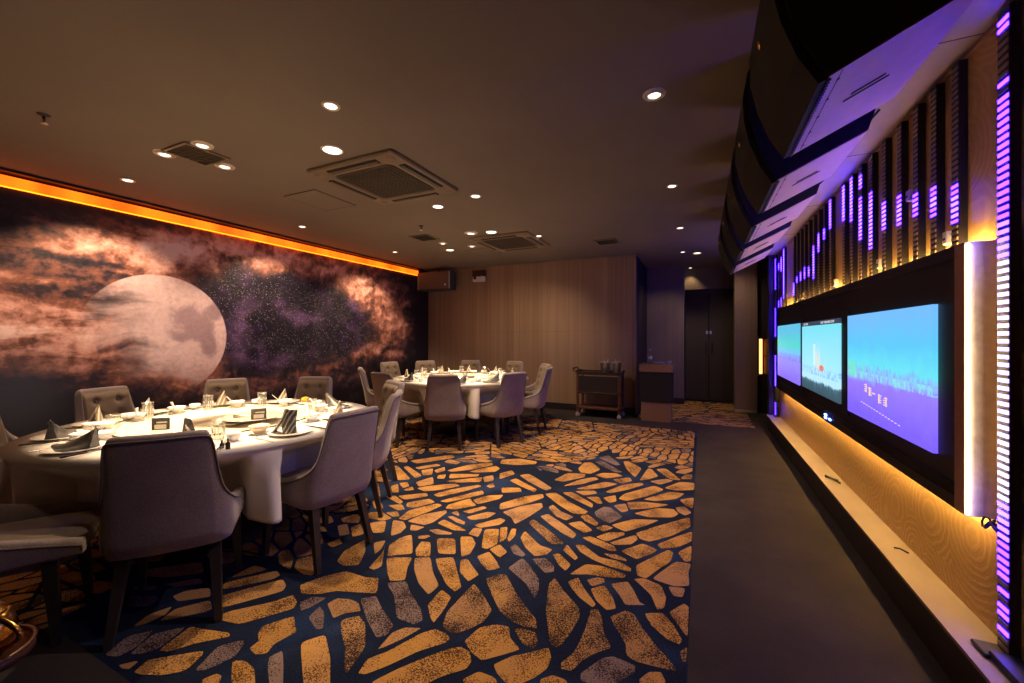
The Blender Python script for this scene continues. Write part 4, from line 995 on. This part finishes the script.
# ------------------------------------------------------------------ tables, cloths, turntables
RT = .98; ZT = .755
def table(T, label):
    t = tag(empty('round_table', (T[0], T[1], 0)), label, 'table')
    MB().lathe([(.0001,.725),(RT-.005,.725),(RT,.730),(RT,.748),(RT-.005,.752),(.0001,.752)], 64).build('tabletop', M['tablewood'], t)
    MB().lathe([(.09,.05),(.075,.12),(.075,.66),(.12,.725)], 24, cap=True).build('pedestal', M['blackmetal'], t)
    MB().lathe([(.0001,0),(.42,0),(.42,.02),(.12,.05),(.0001,.055)], 32).build('base_plate', M['blackmetal'], t)
def cloth(T, phi0, label, seed, seats):
    rnd = random.Random(seed); N = 288; rows = []
    ph = [rnd.uniform(0, 6.28) for _ in range(6)]
    for r, z in ((.0001,ZT),(.4,ZT),(.8,ZT),(1.02,ZT),(RT,ZT-.0008),(RT+.010,ZT-.006)):
        rows.append([(T[0]+r*math.cos(2*PI*j/N), T[1]+r*math.sin(2*PI*j/N), z) for j in range(N)])
    K = 22
    for k in range(1, K+1):
        row = []
        for j in range(N):
            a = 2*PI*j/N; q = ((math.degrees(a)-phi0) % 90); q = min(q, 90-q)     # 0 at a corner
            pk = math.exp(-(q/13)**2)
            drop = .35+.06*math.exp(-(q/15)**2)+.008*math.sin(9*a+ph[0])
            s_ = k/K; d = drop*s_
            fold = (.042*math.sin(17*a+ph[1])+.030*math.sin(29*a+ph[2]+s_)+.016*math.sin(7*a+ph[3]))*s_**.9
            fold += .075*pk*s_**.7*math.cos((q if ((math.degrees(a)-phi0) % 90) < 45 else -q)*.42)
            r = RT+.014+fold-.10*s_*(1-pk)
            for sx, sy in seats:           # pushed in where a chair stands tucked under the top
                dx, dy = sx-T[0], sy-T[1]; dd = math.hypot(dx, dy); da = abs((a-math.atan2(dy, dx)+PI) % (2*PI)-PI)
                half = .26/dd; fr = dd-.335
                if da < half*1.12 and fr < r: r = lerp(r, fr, sstep(.0, .19, d)*(1-sstep(half, half*1.12, da)))
            z = ZT-.012-d
            row.append((T[0]+r*math.cos(a), T[1]+r*math.sin(a), z))
        rows.append(row)
    b = MB(); b.loft(rows, 0, False, True, True)
    o = b.build('tablecloth', M['cloth']); tag(o, label, 'tablecloth')
    md = o.modifiers.new('thickness', 'SOLIDIFY'); md.thickness = .0025; md.offset = 1.0
    return o
table(T1, 'large round table at the left under a white cloth'); table(T2, 'round table farther back under a white cloth, before the wood wall')
cloth(T1, -17, 'white cloth with hanging corner on the large table at left', 3, CH1_AT)
cloth(T2, -46, 'white cloth draped over the farther round table', 8, CH2_AT)
ZC = ZT+.0026
def turntable(T, r, label):
    t = tag(empty('turntable', (T[0], T[1], ZC)), label, 'turntable')
    MB().lathe([(.0001,0),(.22,0),(.22,.012),(.10,.018),(.10,.022),(.0001,.022)], 40).build('bearing_base', M['steel'], t)
    MB().lathe([(.0001,.0225),(r-.004,.0225),(r-.004,.032),(.0001,.032)], 72, smooth=False).build('glass_disc', M['tableglass'], t)
    MB().lathe([(r-.0035,.0222),(r,.0235),(r,.031),(r-.0035,.0325)], 72).build('dark_edge', M['glassedge'], t)
turntable(T1, .62, 'large round glass turntable in the middle of the near table')
turntable(T2, .55, 'round glass turntable in the middle of the far table')

# ------------------------------------------------------------------ place settings
P = {}
def proto_mesh():
    P['plate'] = MB().lathe([(.0001,.004),(.075,.004),(.088,.010),(.125,.019),(.128,.018),(.128,.0165),(.09,.004),(.075,0),(.0001,0)], 36)
    P['bowl'] = MB().lathe([(.0001,.008),(.022,.008),(.042,.026),(.055,.050),(.058,.050),(.046,.024),(.028,.004),(.028,0),(.0001,0)], 28)
    P['cup'] = MB().lathe([(.0001,.006),(.018,.006),(.030,.02),(.036,.048),(.039,.048),(.033,.018),(.022,0),(.0001,0)], 24)
    P['saucer'] = MB().lathe([(.0001,.003),(.03,.003),(.06,.011),(.062,.010),(.035,0),(.0001,0)], 24)
proto_mesh()
cache = {}
def inst(key, builder, name, loc, rz, label, cat, group):
    if key in cache: return dup(cache[key], loc, rz, label, group)
    o = builder(name); tag(o, label, cat, group); o.location = loc; o.rotation_euler = (0, 0, rz); cache[key] = o; return o
def b_plate(n): return P['plate'].build(n, M['china'])
def b_bowl(n): return P['bowl'].build(n, M['china'])
def b_bowl2(n): return P['bowl'].build(n, M['chinashade'])
def b_cup(n): return P['cup'].build(n, M['china'])
def b_saucer(n): return P['saucer'].build(n, M['china'])
def b_tumbler(n):
    t = empty(n); MB().lathe([(.0001,.008),(.027,.008),(.030,.012),(.034,.118),(.036,.118),(.0365,.116),(.032,.004),(.030,0),(.0001,0)], 26).build('glass_wall', M['glass'], t)
    b = MB()
    for k in range(14):
        a = 2*PI*k/14; b.tube([(.031*math.cos(a), .031*math.sin(a), .006), (.0345*math.cos(a), .0345*math.sin(a), .07)], .0016, 5)
    b.build('cut_ribs', M['steel'], t)
    MB().tube([(.0355*math.cos(2*PI*k/28), .0355*math.sin(2*PI*k/28), .118) for k in range(28)], .0012, 5, closed=True).build('rim', M['steel'], t)
    return t
def b_low(n):
    t = empty(n); MB().lathe([(.0001,.012),(.028,.012),(.032,.018),(.037,.080),(.039,.080),(.0395,.078),(.034,.004),(.031,0),(.0001,0)], 26).build('glass_wall', M['glass'], t)
    MB().tube([(.0385*math.cos(2*PI*k/28), .0385*math.sin(2*PI*k/28), .080) for k in range(28)], .0014, 5, closed=True).build('rim', M['steel'], t)
    return t
def b_spoon(n):
    b = MB(); rows = []
    for i in range(11):
        s_ = i/10; x = -.02+.115*s_; z = .012+.115*max(0, s_-.32)**1.1
        w = .021*math.sin(PI*min(1, s_*2.2+.12)*.9)**.7 if s_ < .42 else .0075+.003*(s_-.42)
        rows.append([(x, -w, z+.004), (x, 0, z-.006 if s_ < .4 else z-.003), (x, w, z+.004), (x, 0, z+.0015 if s_ > .4 else z-.003)])
    b.loft(rows, 0, True, True, True); return b.build(n, M['china'])
def b_fork(n):
    b = MB(); b.box(-.09,.04,-.004,.004,.0,.003,bev=.001)
    b.box(.04,.06,-.011,.011,.001,.0035,bev=.001)
    for k in range(4): b.box(.06,.10,-.011+k*.0066,-.008+k*.0066,.001,.0035)
    return b.build(n, M['steel'])
def b_chop(n):
    b = MB()
    for s in (-1, 1): b.tube([(-.12, s*.006, .0055), (.12, s*.009, .004)], [.0038, .002], 8)
    return b.build(n, M['chop'])
def b_rest(n): return MB().box(-.012,.012,-.02,.02,0,.008,bev=.003).build(n, M['china'])
def leaf(b, pts, th=.003):
    """thin folded cloth panel from a grid of points"""
    g = [[Vector(p) for p in r] for r in pts]; b.loft([[tuple(p) for p in r] for r in g], 0, False, True, False)
def napkin(n, mat, kind):
    b = MB()
    if kind == 'cone':          # standing rolled cone opening like a fan
        for sh, hh, w in ((0, .125, .034), (.008, .110, .040), (.018, .09, .044)):
            rows = []
            for i in range(9):
                s_ = i/8; rr = w*(1-.72*s_**1.2)
                rows.append([(sh+rr*math.cos(a), rr*.8*math.sin(a), hh*s_*(1-.25*abs(k-6)/6*s_)) for k, a in enumerate([PI*.75*(k-6)/6+PI for k in range(13)])])
            b.loft(rows, 0, False, True, False)
    elif kind == 'boat':        # long low folded wedge with a raised point
        for s in (-1, 1):
            rows = []
            for i in range(11):
                u = i/10; x = -.13+.24*u; h = .022+.115*max(0, u-.15)**1.35
                rows.append([(x, s*(.052*math.sin(PI*min(1, u*.8+.12))), 0), (x+.004, s*.046*math.sin(PI*min(1, u*.8+.12)), h*.45), (x+.008, s*.016, h*.86), (x+.01, s*.003, h)])
            b.loft(rows, 0, False, True, False)
        b.loft([[(.11,-.03,0),(.114,-.018,.05),(.118,0,.125)],[(.11,.03,0),(.114,.018,.05),(.118,0,.125)]], 0, False, False, False)
    elif kind == 'tower':       # tall spiral roll with swirled tail
        rows = []
        for i in range(10):
            z = .155*i/9; row = []
            for k in range(26):
                a = 2*PI*1.25*k/25; rr = .034+.010*(k/25)+.012*math.sin(a+z*18)*(1-z*3)
                row.append((rr*math.cos(a), rr*math.sin(a)*.8, z-(.03*(k/25))*(i/9)))
            rows.append(row)
        b.loft(rows, 0, False, True, False)
        rows = []
        for i in range(12):
            s_ = i/11; rows.append([(.02+.085*s_, -.030+.008*math.sin(s_*6), .125*(1-s_)**1.6+.006), (.025+.09*s_, 0, .150*(1-s_)**1.5+.016*math.sin(s_*PI)+.004), (.02+.085*s_, .032-.006*math.sin(s_*5), .12*(1-s_)**1.7+.006)])
        b.loft(rows, 0, False, True, False)
    o = b.build(n, mat); md = o.modifiers.new('thickness', 'SOLIDIFY'); md.thickness = .003; md.offset = 0
    return o
def setting(T, phi, tname, place, kind, grp, items, tw=0.0, pr=.80):
    """one cover laid at polar angle phi"""
    def at(r, side):            # side: metres to the sitter's right
        a = R(phi); return (T[0]+r*math.cos(a)-side*math.sin(a)*1.0, T[1]+r*math.sin(a)+side*math.cos(a))
    rz = R(phi+90)
    z0 = ZC+.0002
    g = ' on the near table' if grp == 1 else ' on the far table'
    def L(what): return what+' '+place
    x, y = at(pr, 0)
    if 'P' in items: inst('plate', b_plate, 'dinner_plate', (x, y, z0), 0, L('white dinner plate'), 'plate', 'dinner plates'+g)
    zz = z0+(.0075 if 'P' in items else 0)
    if 'N' in items:
        cl = {'cone':'fan-folded napkin standing','boat':'dark wedge-folded napkin','tower':'striped rolled napkin standing'}[kind]
        inst('nap'+kind, lambda n: napkin(n, M[{'boat':'napkin2','tower':'napkin','cone':'napkin3'}[kind]], kind), 'folded_napkin', (x, y, zz), rz+tw, L(cl), 'napkin', 'folded napkins'+g)
    bx, by = at(pr-.17, -.10)
    if 'S' in items: inst('saucer', b_saucer, 'saucer', (bx, by, z0), 0, L('white saucer'), 'saucer', 'saucers'+g)
    zb_ = z0+(.0045 if 'S' in items else 0)
    if 'B' in items: inst('bowl', b_bowl, 'soup_bowl', (bx, by, zb_), 0, L('white soup bowl'), 'bowl', 'soup bowls'+g)
    if 'T' in items: inst('bowl2', b_bowl2, 'soup_bowl', (bx, by, zb_), 0, L('cream soup bowl'), 'bowl', 'soup bowls'+g)
    if 'O' in items: inst('spoon', b_spoon, 'soup_spoon', (bx, by, zb_+.012), rz+PI*.2, L('white china spoon leaning in bowl'), 'spoon', 'china spoons'+g)
    gx, gy = at(pr-.17, .10)
    if 'G' in items: inst('tumbler', b_tumbler, 'tumbler', (gx, gy, z0), 0, L('tall clear tumbler'), 'glass', 'tumblers'+g)
    if 'W' in items: inst('low', b_low, 'tumbler', (gx, gy, z0), 0, L('short clear tumbler'), 'glass', 'tumblers'+g)
    cx, cy = at(pr-.10, .19)
    if 'C' in items: inst('cup', b_cup, 'tea_cup', (cx, cy, z0), 0, L('white tea cup'), 'cup', 'tea cups'+g)
    kx, ky = at(pr+.01, .165)
    if 'K' in items:
        inst('chop', b_chop, 'chopsticks', (kx, ky, z0+.0055), rz+PI/2, L('dark pair of chopsticks'), 'chopsticks', 'chopsticks'+g)
        rx, ry = at(pr-.06, .165); inst('rest', b_rest, 'chopstick_rest', (rx, ry, z0-.0002), rz+PI/2, L('white chopstick rest'), 'chopstick rest', 'chopstick rests'+g)
    fx, fy = at(pr+.02, -.175)
    if 'F' in items: inst('fork', b_fork, 'fork', (fx, fy, z0), rz+PI/2, L('steel fork'), 'fork', 'forks'+g)
n1 = 'near table, '
SET1 = [(-41, 'laid before the big dark chair nearest the camera', 'cone', 'PNBSGKC', 0),
 (-4, 'laid before the violet-backed chair of the near table', 'tower', 'PNTSFK', 2.2),
 (33, 'laid before the right-hand chair of the near table', 'cone', 'PNBSOWCK', .6),
 (68, 'laid before the brown tufted chair facing us, near table', 'boat', 'PNBSOWCK', .4),
 (116, 'laid before the rightmost mural-side chair, near table', 'cone', 'PNBSOGC', 0),
 (151, 'laid before the middle mural-side chair, near table', 'cone', 'PNBSOGC', 0),
 (188, 'laid before the leftmost mural-side chair, near table', 'cone', 'PNBSOGC', 0),
 (214, 'laid between the left-edge chair and the mural-side chairs', 'cone', 'PNBSOWCK', 0),
 (243, 'laid before the left-edge chair of the near table', 'boat', 'PNBSCKF', -.2),
 (276, 'laid before the cropped lower-left chair of the near table', 'boat', 'PNBSOKF', .25)]
for ph, pl, kind, items, tw in SET1: setting(T1, ph, n1, pl, kind, 1, items, tw)
SET2 = [(-61, 'laid before the front chair of the far table', 'boat', 'PNBSOGC', 0),
 (-27, 'laid before the second front chair of the far table', 'boat', 'PNBSOGC', 0),
 (8, 'laid before the rightmost chair of the far table', 'cone', 'PNBSOGC', 0),
 (40, 'laid before the half-hidden right chair of the far table', 'cone', 'PNBSOGC', 0),
 (76, 'laid before the right wall-side chair, far table', 'cone', 'PNBSOGC', 0),
 (112, 'laid before the middle wall-side chair, far table', 'cone', 'PNBSOGC', 0),
 (145, 'laid before the left wall-side chair, far table', 'cone', 'PNBSOGC', 0),
 (172, 'laid before the bright far-left chair, far table', 'cone', 'PNBSOGC', 0),
 (206, 'laid before the profile chair left of far table', 'cone', 'PNBSGC', 0),
 (240, 'laid before the dark chair back, far table', 'boat', 'PNBSGC', 0)]
for ph, pl, kind, items, tw in SET2: setting(T2, ph, 'far table, ', pl, kind, 2, items, tw)
# on the near turntable
ZG = ZC+.0321
def card(x, y, rz, label):
    t = tag(empty('card_holder', (x, y, ZG), rz), label, 'card holder', 'card holders on the near turntable')
    b = MB(); b.box(-.045,.045,-.012,.012,0,.012,bev=.003); b.build('holder_base', M['glass'], t)
    b = MB(); b.box(-.046,.046,-.004,.004,.012,.085,bev=.002); b.build('card_panel', M['napkin2'], t)
    b = MB(); b.box(-.030,.030,-.0048,.0048,.018,.045); b.box(-.02,.034,-.0048,.0048,.055,.062); b.build('card_print', M['cardwhite'], t)
card(-2.98, 1.33, R(42), 'small dark card holder at the left on the near turntable')
card(-2.76, 1.79, R(55), 'small dark card holder at the right on the near turntable')
t = tag(empty('serving_plate', (-2.90, 1.84, ZG)), 'wide pale oval glass platter on the near turntable', 'platter')
MB().lathe([(.0001,.004),(.10,.004),(.19,.014),(.192,.012),(.11,0),(.0001,0)], 40).build('platter_dish', plain('pale_grey_glass', (.50,.46,.36), .2), t)
o = MB(); o.tube([(-.06,0,.012),(0,.0,.010),(.06,.01,.014)], [.012,.006,.004], 8)
tag(o.build('serving_spoon', M['steel'], None, (-2.95, 1.80, ZG+.005)), 'dark steel serving spoon lying on the oval platter', 'spoon').rotation_euler = (0,0,.6)
# upright dark menu card near the big chair, pepper pots, lemon
t = tag(empty('menu_stand', (-2.76, 1.37, ZG)), 'upright dark folded menu behind the big chair back on near table', 'menu', )
b = MB(); b.add([(-.03,-.02,0),(.03,-.02,0),(.012,0,.085),(-.022,0,.10),(-.03,.02,0),(.03,.02,0)], [(0,1,2,3),(5,4,3,2)], 0)
o = b.build('menu_leaf', M['napkin2'], t); md = o.modifiers.new('thickness', 'SOLIDIFY'); md.thickness = .003; md.offset = 0; t.rotation_euler = (0,0,R(50))
for i, (x, y, h, lab) in enumerate(((-2.335,1.345,.05,'taller of two small dark sauce bottles beside the big chair back'),(-2.39,1.345,.035,'shorter of two small dark sauce bottles beside the big chair back'))):
    t = tag(empty('sauce_bottle', (x, y, ZC+.0002)), lab, 'bottle')
    MB().lathe([(.0001,0),(.011,0),(.012,.004),(.012,h*.6),(.005,h*.8),(.005,h),(.0001,h)], 14).build('bottle_body', M['chop'], t)
    MB().lathe([(.0062,h*.9),(.0062,h+.006),(.0001,h+.007)], 12).build('stopper', M['napkin2'], t)
t = MB().lathe([(.0001,0),(.03,.004),(.038,.022),(.032,.042),(.0001,.05)], 18).build('lemon', M['lemon'], None, (-3.36, 2.62, ZC+.0002)); tag(t, 'small yellow lemon beside a bowl at the far side of near table', 'lemon')
# ------------------------------------------------------------------ lamps
def spot_at(x, y, watts, ang=80, tgt=None, **k): return spot(x, y, tgt or (x, y, 0), watts, ang, **k)
# three swivel spots on the near table
for x, y in ((-3.80,1.72),(-3.37,1.76),(-3.62,2.06)): spot_at(x, y, 250, 52, (-3.14, 1.8, .75))
for x, y in ((-2.88,4.83),(-3.58,5.17),(-3.28,5.53)): spot_at(x, y, 190, 52, (-3.25, 5.15, .75))
spot_at(-2.08, 1.80, 80, 80); spot_at(-2.08, 3.58, 190, 80, (-1.9, 3.8, 0)); spot_at(-2.08, 5.38, 95, 100, (-3.0, 6.8, .5), blend=1.0); spot_at(-2.60, 5.05, 60, 90, (-1.9, 4.6, 0))
spot_at(-.25, .88, 22, 100, (-1.0, .9, 0))  # unseen fill lamp added to brighten the chair backs
spot_at(-2.56, 2.23, 25, 120); spot_at(-2.62, 3.69, 35, 120); spot_at(-2.60, 4.90, 40, 120)
spot_at(-.25, 2.52, 70, 62, (-2.0, 2.2, .55), col=(1,.76,.66))
for y, w in ((2.52, 18), (4.13, 30), (5.77, 30)): spot_at(-.25, y, w, 76, col=(1,.72,.48))
spot_at(-.28, 7.43, 24, 80, (-.75, 8.7, .9)); spot_at(-.06, 7.63, 24, 100, (.6, 8.4, .9)); spot_at(-.20, 9.22, 10, 90)
for y in (1.87, 3.62, 5.37): spot_at(-4.72, y, 105, 104, (-5.3, y, .8))
spot_at(-3.76, 5.63, 25, 110); spot_at(-4.72, .12, 15, 104, (-4.6, .5, 0))  # second spot: unseen lamp added to lighten the cloth and chair at left
# orange cove wash
def area(name, loc, tgt, sx, sy, w, col):
    l = bpy.data.lights.new(name, 'AREA'); l.shape = 'RECTANGLE'; l.size = sx; l.size_y = sy; l.energy = w; l.color = col
    o = bpy.data.objects.new(name, l); C.objects.link(o); o.location = loc
    o.rotation_euler = (Vector(tgt)-Vector(loc)).to_track_quat('-Z', 'Y').to_euler(); return o
w = bpy.data.worlds.new('room_air'); scn.world = w; w.use_nodes = True
w.node_tree.nodes['Background'].inputs[0].default_value = (.9,.75,.6,1); w.node_tree.nodes['Background'].inputs[1].default_value = .02
# ------------------------------------------------------------------ camera
cam = bpy.data.cameras.new('camera'); co = bpy.data.objects.new('camera', cam); C.objects.link(co)
cam.sensor_fit = 'HORIZONTAL'; cam.sensor_width = 36; cam.lens = 36*405/1024
cam.shift_y = -(341.5-336.5)/1024; cam.clip_start = .02
co.location = (0, 0, 1.37); co.rotation_euler = (PI/2, 0, math.atan2(189, 405))
scn.camera = co
scn.view_settings.view_transform = 'Standard'; scn.view_settings.look = 'None'; scn.view_settings.gamma = 1
scn.view_settings.use_curve_mapping = False; scn.view_settings.exposure = .42
scn.cycles.use_denoising = True; scn.cycles.max_bounces = 8; scn.cycles.transparent_max_bounces = 16
scn.cycles.sample_clamp_indirect = 6; scn.cycles.caustics_reflective = False; scn.cycles.caustics_refractive = False
